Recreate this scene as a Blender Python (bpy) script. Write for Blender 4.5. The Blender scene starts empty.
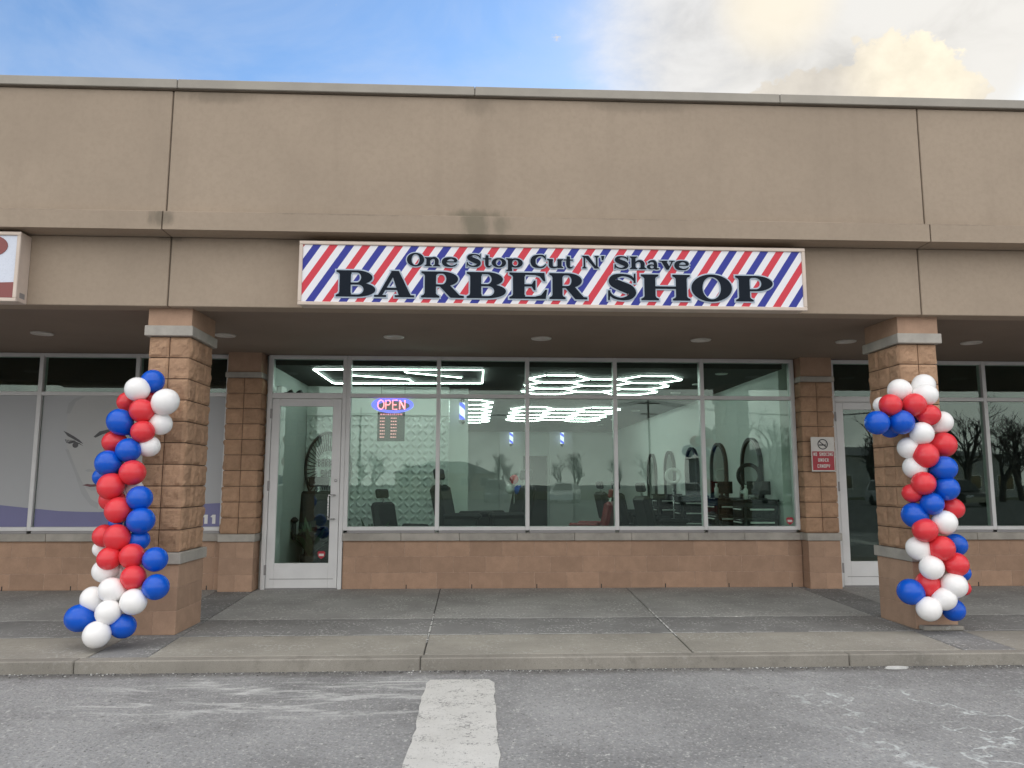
import bpy, math, random
from mathutils import Vector, Matrix, noise as mnoise
from mathutils.geometry import tessellate_polygon
random.seed(7)
sc = bpy.context.scene
col = sc.collection
R = math.radians

# ------------------------------------------------------------------ camera
cam_d = bpy.data.cameras.new('camera')
cam = bpy.data.objects.new('camera', cam_d)
col.objects.link(cam)
cam_d.sensor_width = 36.0
cam_d.lens = 767.999 / 1024 * 36.0
cam_d.clip_start = 0.05
cam_d.clip_end = 2000
_p, _y, _r = R(7.3102), R(2.6455), R(0.0782)
fw = Vector((math.sin(_y)*math.cos(_p), math.cos(_y)*math.cos(_p), math.sin(_p)))
rt = Vector((math.cos(_y), -math.sin(_y), 0))
up = rt.cross(fw)
rt2 = rt*math.cos(_r) + up*math.sin(_r)
up2 = -rt*math.sin(_r) + up*math.cos(_r)
cam.matrix_world = Matrix(((rt2.x, up2.x, -fw.x, 0), (rt2.y, up2.y, -fw.y, 0), (rt2.z, up2.z, -fw.z, 1.3769), (0, 0, 0, 1)))
sc.camera = cam

# ------------------------------------------------------------------ sky
SUN_EL, SUN_AZ = R(17), R(38)          # low sun behind the building, to the right (azimuth from +Y towards +X)
world = bpy.data.worlds.new('World'); sc.world = world
world.use_nodes = True
wt = world.node_tree; wt.nodes.clear()
def wn(t, **k):
    n = wt.nodes.new(t)
    for a, v in k.items(): setattr(n, a, v)
    return n
def wm(op, a, b=None, c=None, clamp=False):
    n = wn('ShaderNodeMath', operation=op, use_clamp=clamp)
    for i, v in enumerate((a, b, c)):
        if v is None: continue
        if isinstance(v, (int, float)): n.inputs[i].default_value = v
        else: wt.links.new(v, n.inputs[i])
    return n.outputs[0]
def wmr(v, a, b, c, d, smooth=True):
    n = wn('ShaderNodeMapRange', interpolation_type='SMOOTHSTEP' if smooth else 'LINEAR')
    wt.links.new(v, n.inputs[0])
    for i, x in enumerate((a, b, c, d)): n.inputs[i+1].default_value = x
    return n.outputs[0]
sky = wn('ShaderNodeTexSky', sky_type='NISHITA', sun_disc=False)
sky.sun_elevation = SUN_EL; sky.sun_rotation = SUN_AZ
sky.air_density = 1.0; sky.dust_density = 0.6; sky.ozone_density = 1.6
tc = wn('ShaderNodeTexCoord')
sep = wn('ShaderNodeSeparateXYZ'); wt.links.new(tc.outputs['Generated'], sep.inputs[0])
def wnoise(scale, detail, rough, stretch=(1, 1, 1), off=(0, 0, 0), dist=0.0):
    mp = wn('ShaderNodeMapping'); wt.links.new(tc.outputs['Generated'], mp.inputs[0])
    mp.inputs['Scale'].default_value = stretch; mp.inputs['Location'].default_value = off
    n = wn('ShaderNodeTexNoise'); wt.links.new(mp.outputs[0], n.inputs['Vector'])
    n.inputs['Scale'].default_value = scale; n.inputs['Detail'].default_value = detail
    n.inputs['Roughness'].default_value = rough; n.inputs['Distortion'].default_value = dist
    return n.outputs[0]
def blob(d, r0, r1):
    n = wn('ShaderNodeVectorMath', operation='DOT_PRODUCT')
    wt.links.new(tc.outputs['Generated'], n.inputs[0]); n.inputs[1].default_value = Vector(d).normalized()
    return wmr(n.outputs['Value'], math.cos(R(r1)), math.cos(R(r0)), 0, 1)
def pdir(u, v):
    return (fw*767.999 + rt2*(u-512) - up2*(v-384)).normalized()
n_big = wnoise(2.3, 7, 0.55, (1, 1, 2.0), (3.1, 0.4, 1.7))
n_fine = wnoise(9.0, 8, 0.6, (1, 1, 1.6), (0.3, 5.2, 2.2), 0.4)
n_puff = wnoise(20.0, 7, 0.6, (1, 1, 1.2), (7.3, 1.2, 0.2))
n_veil = wnoise(3.4, 6, 0.6, (1, 1, 1.8), (1.3, 8.2, 4.2), 0.6)
cloud_noise = wm('ADD', wm('MULTIPLY', n_big, 0.55), wm('MULTIPLY', n_fine, 0.45))
# an overcast deck covers the sky behind the camera and to the right; a blue hole stays open over the building's left half
bias = wm('MULTIPLY', sep.outputs[1], -0.42)
bias = wm('ADD', bias, wm('MULTIPLY', wmr(sep.outputs[2], 0.62, 0.80, 0, 1), 0.75))
bias = wm('ADD', bias, wm('MULTIPLY', blob(pdir(1020, 10), 6, 30), 0.42))
bias = wm('ADD', bias, wm('MULTIPLY', blob(pdir(770, 30), 3, 19), 0.50))
bias = wm('ADD', bias, wm('MULTIPLY', blob(pdir(-25, 80), 0, 5), 0.30))
bias = wm('SUBTRACT', bias, wm('MULTIPLY', blob(pdir(737, 85), 0, 3.6), 0.10))
bias = wm('SUBTRACT', bias, wm('MULTIPLY', blob(pdir(300, 40), 5, 18), 0.12))
dens = wmr(wm('ADD', cloud_noise, bias), 0.38, 0.94, 0, 1)
# the one crisp cumulus heap
lump = wm('ADD', wm('MULTIPLY', wm('SUBTRACT', n_puff, 0.5), 1.7), wm('MULTIPLY', wm('SUBTRACT', n_fine, 0.5), 0.9))
cum = wm('ADD', wm('ADD', wm('MULTIPLY', blob(pdir(890, 118), 0.5, 6.6), 0.95), wm('MULTIPLY', blob(pdir(800, 118), 0.2, 4.6), 0.75)), lump)
cum = wmr(cum, 0.40, 0.52, 0, 1)
sund = (math.sin(SUN_AZ)*math.cos(SUN_EL), math.cos(SUN_AZ)*math.cos(SUN_EL), math.sin(SUN_EL))
near_sun = blob(sund, 4, 42)
def rgb(c):
    n = wn('ShaderNodeRGB'); n.outputs[0].default_value = (*c, 1); return n.outputs[0]
def wmix(f, a, b):
    n = wn('ShaderNodeMix', data_type='RGBA')
    wt.links.new(f, n.inputs[0]); wt.links.new(a, n.inputs[6]); wt.links.new(b, n.inputs[7]); return n.outputs[2]
deck = wmix(near_sun, rgb((13.6, 13.35, 13.0)), rgb((11.0, 10.0, 8.2)))
front = wmr(sep.outputs[1], -0.15, 0.45, 0, 1)
deck = wmix(front, deck, wmix(near_sun, rgb((5.2, 5.5, 6.2)), rgb((5.9, 5.75, 5.45))))
shade = wmr(wm('ADD', wm('MULTIPLY', n_big, 0.5), wm('MULTIPLY', n_fine, 0.5)), 0.36, 0.62, 0.74, 1.06)
mulv = wn('ShaderNodeVectorMath', operation='SCALE'); wt.links.new(deck, mulv.inputs[0]); wt.links.new(shade, mulv.inputs['Scale'])
gain = wn('ShaderNodeVectorMath', operation='MULTIPLY'); wt.links.new(sky.outputs[0], gain.inputs[0]); gain.inputs[1].default_value = (1.18, 1.44, 1.72)
veil = wmix(wm('MULTIPLY', wmr(n_veil, 0.36, 0.70, 0, 1), 0.34), gain.outputs[0], rgb((4.2, 4.9, 6.2)))
skyc = wmix(dens, veil, mulv.outputs[0])
skyc = wmix(wm('MULTIPLY', blob(pdir(778, -4), 0, 4.6), 0.75), skyc, rgb((7.2, 6.5, 5.2)))
cumc = wmix(blob(pdir(925, 62), 0.5, 5.5), rgb((5.3, 4.9, 4.3)), rgb((7.4, 6.7, 5.3)))
cumshade = wmr(n_puff, 0.3, 0.68, 0.88, 1.06)
cums = wn('ShaderNodeVectorMath', operation='SCALE'); wt.links.new(cumc, cums.inputs[0]); wt.links.new(cumshade, cums.inputs['Scale'])
skyc = wmix(wm('MULTIPLY', cum, 0.9), skyc, cums.outputs[0])
bg = wn('ShaderNodeBackground'); bg.inputs['Strength'].default_value = 0.1
wt.links.new(skyc, bg.inputs['Color'])
wo = wn('ShaderNodeOutputWorld'); wt.links.new(bg.outputs[0], wo.inputs[0])

sun_d = bpy.data.lights.new('sun', 'SUN'); sun_d.energy = 0.9; sun_d.angle = R(10); sun_d.color = (1.0, 0.93, 0.82)
sun = bpy.data.objects.new('sun', sun_d); col.objects.link(sun)
sun.rotation_euler = (-Vector(sund)).to_track_quat('-Z', 'Y').to_euler()
sun.location = (20, 40, 30)

vs = sc.view_settings
vs.view_transform = 'Standard'; vs.look = 'None'; vs.gamma = 1.0; vs.use_curve_mapping = False
vs.exposure = 0.55
cy = sc.cycles
cy.use_denoising = True
try: cy.denoiser = 'OPENIMAGEDENOISE'
except Exception: pass
cy.max_bounces = 10; cy.transparent_max_bounces = 16; cy.glossy_bounces = 4; cy.diffuse_bounces = 4
cy.sample_clamp_indirect = 4.0
cy.caustics_reflective = False; cy.caustics_refractive = False

# ------------------------------------------------------------------ materials
def new_mat(name):
    m = bpy.data.materials.new(name); m.use_nodes = True
    nt = m.node_tree; b = nt.nodes['Principled BSDF']
    return m, nt, b
def N(nt, t, **k):
    n = nt.nodes.new(t)
    for a, v in k.items(): setattr(n, a, v)
    return n
def setin(nt, sock, v):
    if isinstance(v, (int, float)): sock.default_value = v
    elif isinstance(v, tuple): sock.default_value = (*v, 1) if len(v) == 3 and sock.type == 'RGBA' else v
    else: nt.links.new(v, sock)
def M_(nt, op, a, b=0.0, clamp=False):
    n = N(nt, 'ShaderNodeMath', operation=op, use_clamp=clamp); setin(nt, n.inputs[0], a); setin(nt, n.inputs[1], b); return n.outputs[0]
def RMP(nt, v, a, b, c=0.0, d=1.0):
    n = N(nt, 'ShaderNodeMapRange', interpolation_type='SMOOTHSTEP'); setin(nt, n.inputs[0], v)
    for i, x in enumerate((a, b, c, d)): n.inputs[i+1].default_value = x
    return n.outputs[0]
def MIX(nt, f, a, b, mode='MIX'):
    n = N(nt, 'ShaderNodeMix', data_type='RGBA', blend_type=mode); setin(nt, n.inputs[0], f); setin(nt, n.inputs[6], a); setin(nt, n.inputs[7], b); return n.outputs[2]
def POS(nt): return N(nt, 'ShaderNodeNewGeometry').outputs['Position']
def NOI(nt, vec, scale, detail=4, rough=0.55, stretch=None, dist=0.0, out=0):
    if stretch:
        mp = N(nt, 'ShaderNodeMapping'); nt.links.new(vec, mp.inputs[0]); mp.inputs['Scale'].default_value = stretch; vec = mp.outputs[0]
    n = N(nt, 'ShaderNodeTexNoise'); nt.links.new(vec, n.inputs['Vector'])
    n.inputs['Scale'].default_value = scale; n.inputs['Detail'].default_value = detail; n.inputs['Roughness'].default_value = rough; n.inputs['Distortion'].default_value = dist
    return n.outputs[out]
def BUMP(nt, b, h, strength=0.3, dist=0.01):
    n = N(nt, 'ShaderNodeBump'); n.inputs['Strength'].default_value = strength; n.inputs['Distance'].default_value = dist
    nt.links.new(h, n.inputs['Height']); nt.links.new(n.outputs[0], b.inputs['Normal'])
def mul(c, f): return tuple(x*f for x in c)

def mat(name, base, rough=0.6, metal=0.0, var=0.12, scale=6.0, bump=0.0, bscale=60.0, coat=0.0, island=0.0, spec=0.5):
    """general painted / cast surface: base colour broken up by two noises, optional bump, optional change per island"""
    m, nt, b = new_mat(name)
    p = N(nt, 'ShaderNodeTexCoord').outputs['Object'] if island == 0 else POS(nt)
    n1 = NOI(nt, p, scale, 6, 0.6)
    c = MIX(nt, RMP(nt, n1, 0.3, 0.7), mul(base, 1-var), mul(base, 1+var))
    if island:
        ri = N(nt, 'ShaderNodeNewGeometry').outputs['Random Per Island']
        c = MIX(nt, 1.0, c, MIX(nt, ri, mul((1, 1, 1), 1-island), (1+island, 1+island*0.9, 1+island*0.8)), 'MULTIPLY')
    nt.links.new(c, b.inputs['Base Color'])
    n2 = NOI(nt, p, bscale, 5, 0.65)
    nt.links.new(RMP(nt, n2, 0.2, 0.8, max(0, rough-0.08), min(1, rough+0.08)), b.inputs['Roughness'])
    b.inputs['Metallic'].default_value = metal
    b.inputs['Specular IOR Level'].default_value = spec
    if coat: b.inputs['Coat Weight'].default_value = coat; b.inputs['Coat Roughness'].default_value = 0.05
    if bump: BUMP(nt, b, n2, bump, 0.01)
    return m
def emit(name, c, s, base=(0.8, 0.8, 0.8)):
    m, nt, b = new_mat(name)
    b.inputs['Base Color'].default_value = (*base, 1)
    b.inputs['Emission Color'].default_value = (*c, 1); b.inputs['Emission Strength'].default_value = s
    return m
MT = {}
def facade_mat(name, base, stains):
    m, nt, b = new_mat(name)
    p = POS(nt)
    c = MIX(nt, RMP(nt, NOI(nt, p, 0.7, 5, 0.6), 0.3, 0.7), mul(base, 0.93), mul(base, 1.05))
    streak = NOI(nt, p, 2.2, 6, 0.65, (1.6, 1, 0.14))
    c = MIX(nt, RMP(nt, streak, 0.50, 0.78, 0, 0.24), c, mul(base, 0.66))
    fine = NOI(nt, p, 26, 4, 0.6)
    c = MIX(nt, RMP(nt, fine, 0.35, 0.75, 0, 0.26), c, mul(base, 0.74))
    s = N(nt, 'ShaderNodeSeparateXYZ'); nt.links.new(p, s.inputs[0])
    for (x, z, rx, rz, colr, amt) in stains:
        dx = M_(nt, 'DIVIDE', M_(nt, 'SUBTRACT', s.outputs[0], x), rx); dz = M_(nt, 'DIVIDE', M_(nt, 'SUBTRACT', s.outputs[2], z), rz)
        d = M_(nt, 'SQRT', M_(nt, 'ADD', M_(nt, 'MULTIPLY', dx, dx), M_(nt, 'MULTIPLY', dz, dz)))
        d = M_(nt, 'ADD', d, M_(nt, 'MULTIPLY', M_(nt, 'SUBTRACT', NOI(nt, p, 13, 5, 0.6, (1, 1, 0.35)), 0.5), 1.1))
        c = MIX(nt, RMP(nt, d, 0.25, 1.0, amt, 0.0), c, colr)
    nt.links.new(c, b.inputs['Base Color'])
    b.inputs['Roughness'].default_value = 0.9; b.inputs['Specular IOR Level'].default_value = 0.25
    BUMP(nt, b, NOI(nt, p, 190, 3, 0.6), 0.35, 0.004)
    return m
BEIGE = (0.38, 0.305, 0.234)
DIRT = (0.12, 0.105, 0.08)
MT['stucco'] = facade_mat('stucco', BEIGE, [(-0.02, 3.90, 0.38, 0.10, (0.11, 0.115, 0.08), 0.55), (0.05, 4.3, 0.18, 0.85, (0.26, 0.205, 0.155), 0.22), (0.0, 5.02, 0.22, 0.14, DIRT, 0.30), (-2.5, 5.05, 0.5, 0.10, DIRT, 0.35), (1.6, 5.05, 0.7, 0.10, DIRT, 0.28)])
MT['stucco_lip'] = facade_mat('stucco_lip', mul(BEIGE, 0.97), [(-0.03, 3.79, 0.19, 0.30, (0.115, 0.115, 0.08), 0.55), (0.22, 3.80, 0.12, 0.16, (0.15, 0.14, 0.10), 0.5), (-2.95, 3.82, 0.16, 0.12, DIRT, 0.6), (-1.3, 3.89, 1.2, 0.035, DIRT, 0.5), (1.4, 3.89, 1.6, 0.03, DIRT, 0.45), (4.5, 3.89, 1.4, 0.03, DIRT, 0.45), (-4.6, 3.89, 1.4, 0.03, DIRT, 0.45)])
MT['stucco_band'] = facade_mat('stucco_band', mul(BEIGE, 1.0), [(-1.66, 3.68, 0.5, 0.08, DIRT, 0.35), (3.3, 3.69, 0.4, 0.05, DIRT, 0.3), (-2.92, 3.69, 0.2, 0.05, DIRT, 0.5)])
MT['joint'] = mat('joint', (0.15, 0.12, 0.09), 0.9)
MT['coping'] = mat('coping', (0.30, 0.275, 0.235), 0.45, 0.2, 0.08, 2.0)
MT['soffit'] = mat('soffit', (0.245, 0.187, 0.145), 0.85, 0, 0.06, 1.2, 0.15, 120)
MT['roof'] = mat('roof', (0.2, 0.19, 0.18), 0.9)

def block_mat(name, base, isl, bump, bs, dist=0.012, calm=1.0):
    m, nt, b = new_mat(name)
    p = POS(nt)
    g = N(nt, 'ShaderNodeNewGeometry')
    n1 = NOI(nt, p, 7, 6, 0.65)
    c = MIX(nt, RMP(nt, n1, 0.32, 0.68), mul(base, 1-0.20*calm), mul(base, 1+0.16*calm))
    n3 = NOI(nt, p, 60, 4, 0.7)
    c = MIX(nt, RMP(nt, n3, 0.3, 0.75, 0.35*calm, 0), c, (base[0]*0.5, base[1]*0.45, base[2]*0.42))
    c = MIX(nt, 1.0, c, MIX(nt, g.outputs['Random Per Island'], mul((1, 1, 1), 1-isl), (1+isl, 1+isl*0.92, 1+isl*0.84)), 'MULTIPLY')
    nt.links.new(c, b.inputs['Base Color']); b.inputs['Roughness'].default_value = 0.92; b.inputs['Specular IOR Level'].default_value = 0.2
    h = M_(nt, 'ADD', NOI(nt, p, bs, 6, 0.7), M_(nt, 'MULTIPLY', NOI(nt, p, bs*4, 3, 0.6), 0.4))
    BUMP(nt, b, h, bump, dist)
    return m
MT['split_block'] = block_mat('split_block', (0.475, 0.305, 0.198), 0.12, 0.65, 32, 0.018, 0.5)
MT['smooth_block'] = block_mat('smooth_block', (0.45, 0.30, 0.212), 0.10, 0.3, 90, 0.005, 0.4)
MT['mortar_dark'] = mat('mortar_dark', (0.115, 0.08, 0.055), 0.95, 0, 0.2, 20, 0.3, 150)
MT['mortar_light'] = mat('mortar_light', (0.45, 0.315, 0.235), 0.95, 0, 0.2, 20, 0.3, 150)
MT['cast_stone'] = mat('cast_stone', (0.40, 0.375, 0.335), 0.85, 0, 0.14, 5, 0.3, 110, island=0.07)
MT['aluminium'] = mat('aluminium', (0.72, 0.72, 0.715), 0.42, 0.0, 0.04, 3)
MT['aluminium_dark'] = mat('aluminium_dark', (0.30, 0.29, 0.29), 0.45, 0.3, 0.05, 3)
MT['steel'] = mat('steel', (0.55, 0.55, 0.55), 0.28, 0.9, 0.05, 8)
MT['black'] = mat('black', (0.016, 0.016, 0.018), 0.5, 0, 0.2, 8)
MT['black_gloss'] = mat('black_gloss', (0.012, 0.012, 0.014), 0.2, 0, 0.2, 8)
MT['white_plastic'] = mat('white_plastic', (0.78, 0.78, 0.76), 0.4, 0, 0.03, 5)

def glass_mat(name, tint, f0):
    m = bpy.data.materials.new(name); m.use_nodes = True; nt = m.node_tree; nt.nodes.clear()
    o = N(nt, 'ShaderNodeOutputMaterial'); mx = N(nt, 'ShaderNodeMixShader')
    tr = N(nt, 'ShaderNodeBsdfTransparent'); tr.inputs[0].default_value = (*tint, 1)
    gl = N(nt, 'ShaderNodeBsdfGlossy'); gl.inputs['Roughness'].default_value = 0.0; gl.inputs['Color'].default_value = (0.86, 0.96, 0.90, 1)
    p = POS(nt)
    b = N(nt, 'ShaderNodeBump'); b.inputs['Strength'].default_value = 0.025; b.inputs['Distance'].default_value = 0.02
    nt.links.new(NOI(nt, p, 1.4, 2, 0.4), b.inputs['Height']); nt.links.new(b.outputs[0], gl.inputs['Normal'])
    lw = N(nt, 'ShaderNodeLayerWeight'); lw.inputs['Blend'].default_value = 0.5
    f = M_(nt, 'POWER', lw.outputs['Facing'], 5.0)
    f = M_(nt, 'ADD', M_(nt, 'MULTIPLY', f, 1-f0), f0, True)
    nt.links.new(f, mx.inputs[0]); nt.links.new(tr.outputs[0], mx.inputs[1]); nt.links.new(gl.outputs[0], mx.inputs[2]); nt.links.new(mx.outputs[0], o.inputs[0])
    return m
MT['glass'] = glass_mat('glass', (0.80, 0.905, 0.85), 0.055)      # each of the two faces of a pane
MT['glass_dark'] = glass_mat('glass_dark', (0.62, 0.72, 0.68), 0.06)

# ground
def asphalt_mat():
    m, nt, b = new_mat('asphalt'); p = POS(nt)
    s = N(nt, 'ShaderNodeSeparateXYZ'); nt.links.new(p, s.inputs[0])
    base = (0.312, 0.312, 0.312)
    c = MIX(nt, RMP(nt, NOI(nt, p, 0.55, 6, 0.6), 0.3, 0.7), mul(base, 0.74), mul(base, 1.18))
    c = MIX(nt, RMP(nt, NOI(nt, p, 1.3, 6, 0.65), 0.48, 0.72, 0, 0.6), c, mul(base, 0.55))
    agg = N(nt, 'ShaderNodeTexVoronoi'); agg.inputs['Scale'].default_value = 46; nt.links.new(p, agg.inputs['Vector'])
    c = MIX(nt, RMP(nt, agg.outputs['Distance'], 0.05, 0.6, 0.8, 0), c, MIX(nt, agg.outputs['Color'], (0.10, 0.098, 0.094), (0.56, 0.55, 0.53)))
    gr1 = NOI(nt, p, 38, 4, 0.75, (1, 0.55, 1))
    c = MIX(nt, RMP(nt, gr1, 0.40, 0.28, 0, 0.8), c, (0.07, 0.068, 0.065))
    c = MIX(nt, RMP(nt, gr1, 0.56, 0.72, 0, 0.85), c, (0.60, 0.59, 0.57))
    c = MIX(nt, RMP(nt, NOI(nt, p, 120, 3, 0.7), 0.54, 0.72, 0, 0.6), c, (0.09, 0.088, 0.085))
    # road salt: a smeared white wash along the kerb on the left, thin dried runs on the right
    wash = NOI(nt, p, 3.2, 7, 0.7, (0.55, 2.6, 1), 0.6)
    zone = M_(nt, 'MULTIPLY', RMP(nt, s.outputs[1], 4.9, 5.4), RMP(nt, s.outputs[1], 6.25, 5.95))
    zone = M_(nt, 'MULTIPLY', zone, M_(nt, 'MULTIPLY', RMP(nt, s.outputs[0], -3.2, -2.2), RMP(nt, s.outputs[0], 0.2, -0.6)))
    c = MIX(nt, M_(nt, 'MULTIPLY', RMP(nt, wash, 0.47, 0.66), M_(nt, 'MULTIPLY', zone, 0.75)), c, (0.66, 0.66, 0.645))
    wv = N(nt, 'ShaderNodeVectorMath', operation='ADD'); nt.links.new(p, wv.inputs[0])
    nz = N(nt, 'ShaderNodeTexNoise'); nz.inputs['Scale'].default_value = 2.6; nz.inputs['Detail'].default_value = 5; nt.links.new(p, nz.inputs['Vector'])
    sc_ = N(nt, 'ShaderNodeVectorMath', operation='SCALE'); nt.links.new(nz.outputs['Color'], sc_.inputs[0]); sc_.inputs['Scale'].default_value = 0.9; nt.links.new(sc_.outputs[0], wv.inputs[1])
    vo = N(nt, 'ShaderNodeTexVoronoi', feature='DISTANCE_TO_EDGE'); vo.inputs['Scale'].default_value = 1.15; nt.links.new(wv.outputs[0], vo.inputs['Vector'])
    zr = M_(nt, 'MULTIPLY', RMP(nt, s.outputs[0], 1.9, 2.6), RMP(nt, s.outputs[1], 6.0, 5.4))
    zr = M_(nt, 'MULTIPLY', zr, RMP(nt, NOI(nt, p, 1.1, 4, 0.6), 0.34, 0.50))
    run = M_(nt, 'MULTIPLY', RMP(nt, vo.outputs['Distance'], 0.002, 0.022, 1, 0), RMP(nt, NOI(nt, p, 9, 5, 0.75), 0.40, 0.60))
    c = MIX(nt, M_(nt, 'MULTIPLY', run, M_(nt, 'MULTIPLY', zr, 0.85)), c, (0.70, 0.74, 0.73))
    # far lot's colour is darkened to dim its reflection in the shop glass
    fy = M_(nt, 'ADD', s.outputs[1], M_(nt, 'MULTIPLY', NOI(nt, p, 0.5, 4, 0.6), 3.0))
    c = MIX(nt, RMP(nt, fy, -1.5, 0.5, 0.72, 0), c, (0.055, 0.055, 0.056))
    # dark gutter grime along the kerb
    g = M_(nt, 'ADD', s.outputs[1], M_(nt, 'MULTIPLY', M_(nt, 'SUBTRACT', NOI(nt, p, 5, 5, 0.7), 0.5), 0.35))
    c = MIX(nt, RMP(nt, g, 6.06, 6.32, 0, 0.75), c, (0.085, 0.08, 0.072))
    nt.links.new(c, b.inputs['Base Color']); b.inputs['Roughness'].default_value = 0.88; b.inputs['Specular IOR Level'].default_value = 0.3
    h = M_(nt, 'SUBTRACT', NOI(nt, p, 60, 4, 0.7), M_(nt, 'MULTIPLY', agg.outputs['Distance'], 0.8))
    BUMP(nt, b, h, 0.7, 0.012)
    return m
MT['asphalt'] = asphalt_mat()
def concrete_mat(name, base, speck, grime=0.35):
    m, nt, b = new_mat(name); p = POS(nt)
    c = MIX(nt, RMP(nt, NOI(nt, p, 0.9, 6, 0.65), 0.3, 0.7), mul(base, 0.82), mul(base, 1.14))
    c = MIX(nt, RMP(nt, NOI(nt, p, 4.0, 6, 0.7, (1, 0.5, 1)), 0.5, 0.78, 0, grime), c, mul(base, 0.5))
    c = MIX(nt, RMP(nt, NOI(nt, p, 130, 3, 0.7), 0.42, 0.7, 0, 0.45), c, mul(base, 0.55))
    gr1 = NOI(nt, p, 34, 4, 0.75, (1, 0.6, 1))
    c = MIX(nt, RMP(nt, gr1, 0.42, 0.28, 0, 0.5), c, mul(base, 0.45))
    sp = M_(nt, 'MULTIPLY', RMP(nt, gr1, 0.53, 0.62, 0, 1), RMP(nt, NOI(nt, p, 2.6, 5, 0.7), 0.40, 0.62))
    c = MIX(nt, M_(nt, 'MULTIPLY', sp, speck), c, (0.74, 0.74, 0.71))
    nt.links.new(c, b.inputs['Base Color']); b.inputs['Roughness'].default_value = 0.86; b.inputs['Specular IOR Level'].default_value = 0.3
    BUMP(nt, b, NOI(nt, p, 110, 4, 0.7), 0.4, 0.006)
    return m
MT['concrete_light'] = concrete_mat('concrete_light', (0.35, 0.328, 0.285), 0.30)
MT['concrete_grey'] = concrete_mat('concrete_grey', (0.38, 0.375, 0.358), 0.85)
MT['concrete_dark'] = concrete_mat('concrete_dark', (0.25, 0.246, 0.24), 0.60)
MT['kerb'] = concrete_mat('kerb', (0.29, 0.27, 0.235), 0.1, 0.7)
MT['salt'] = mat('salt', (0.62, 0.62, 0.60), 0.9, 0, 0.15, 30)
MT['groove'] = mat('groove', (0.055, 0.053, 0.05), 0.95)

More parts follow.
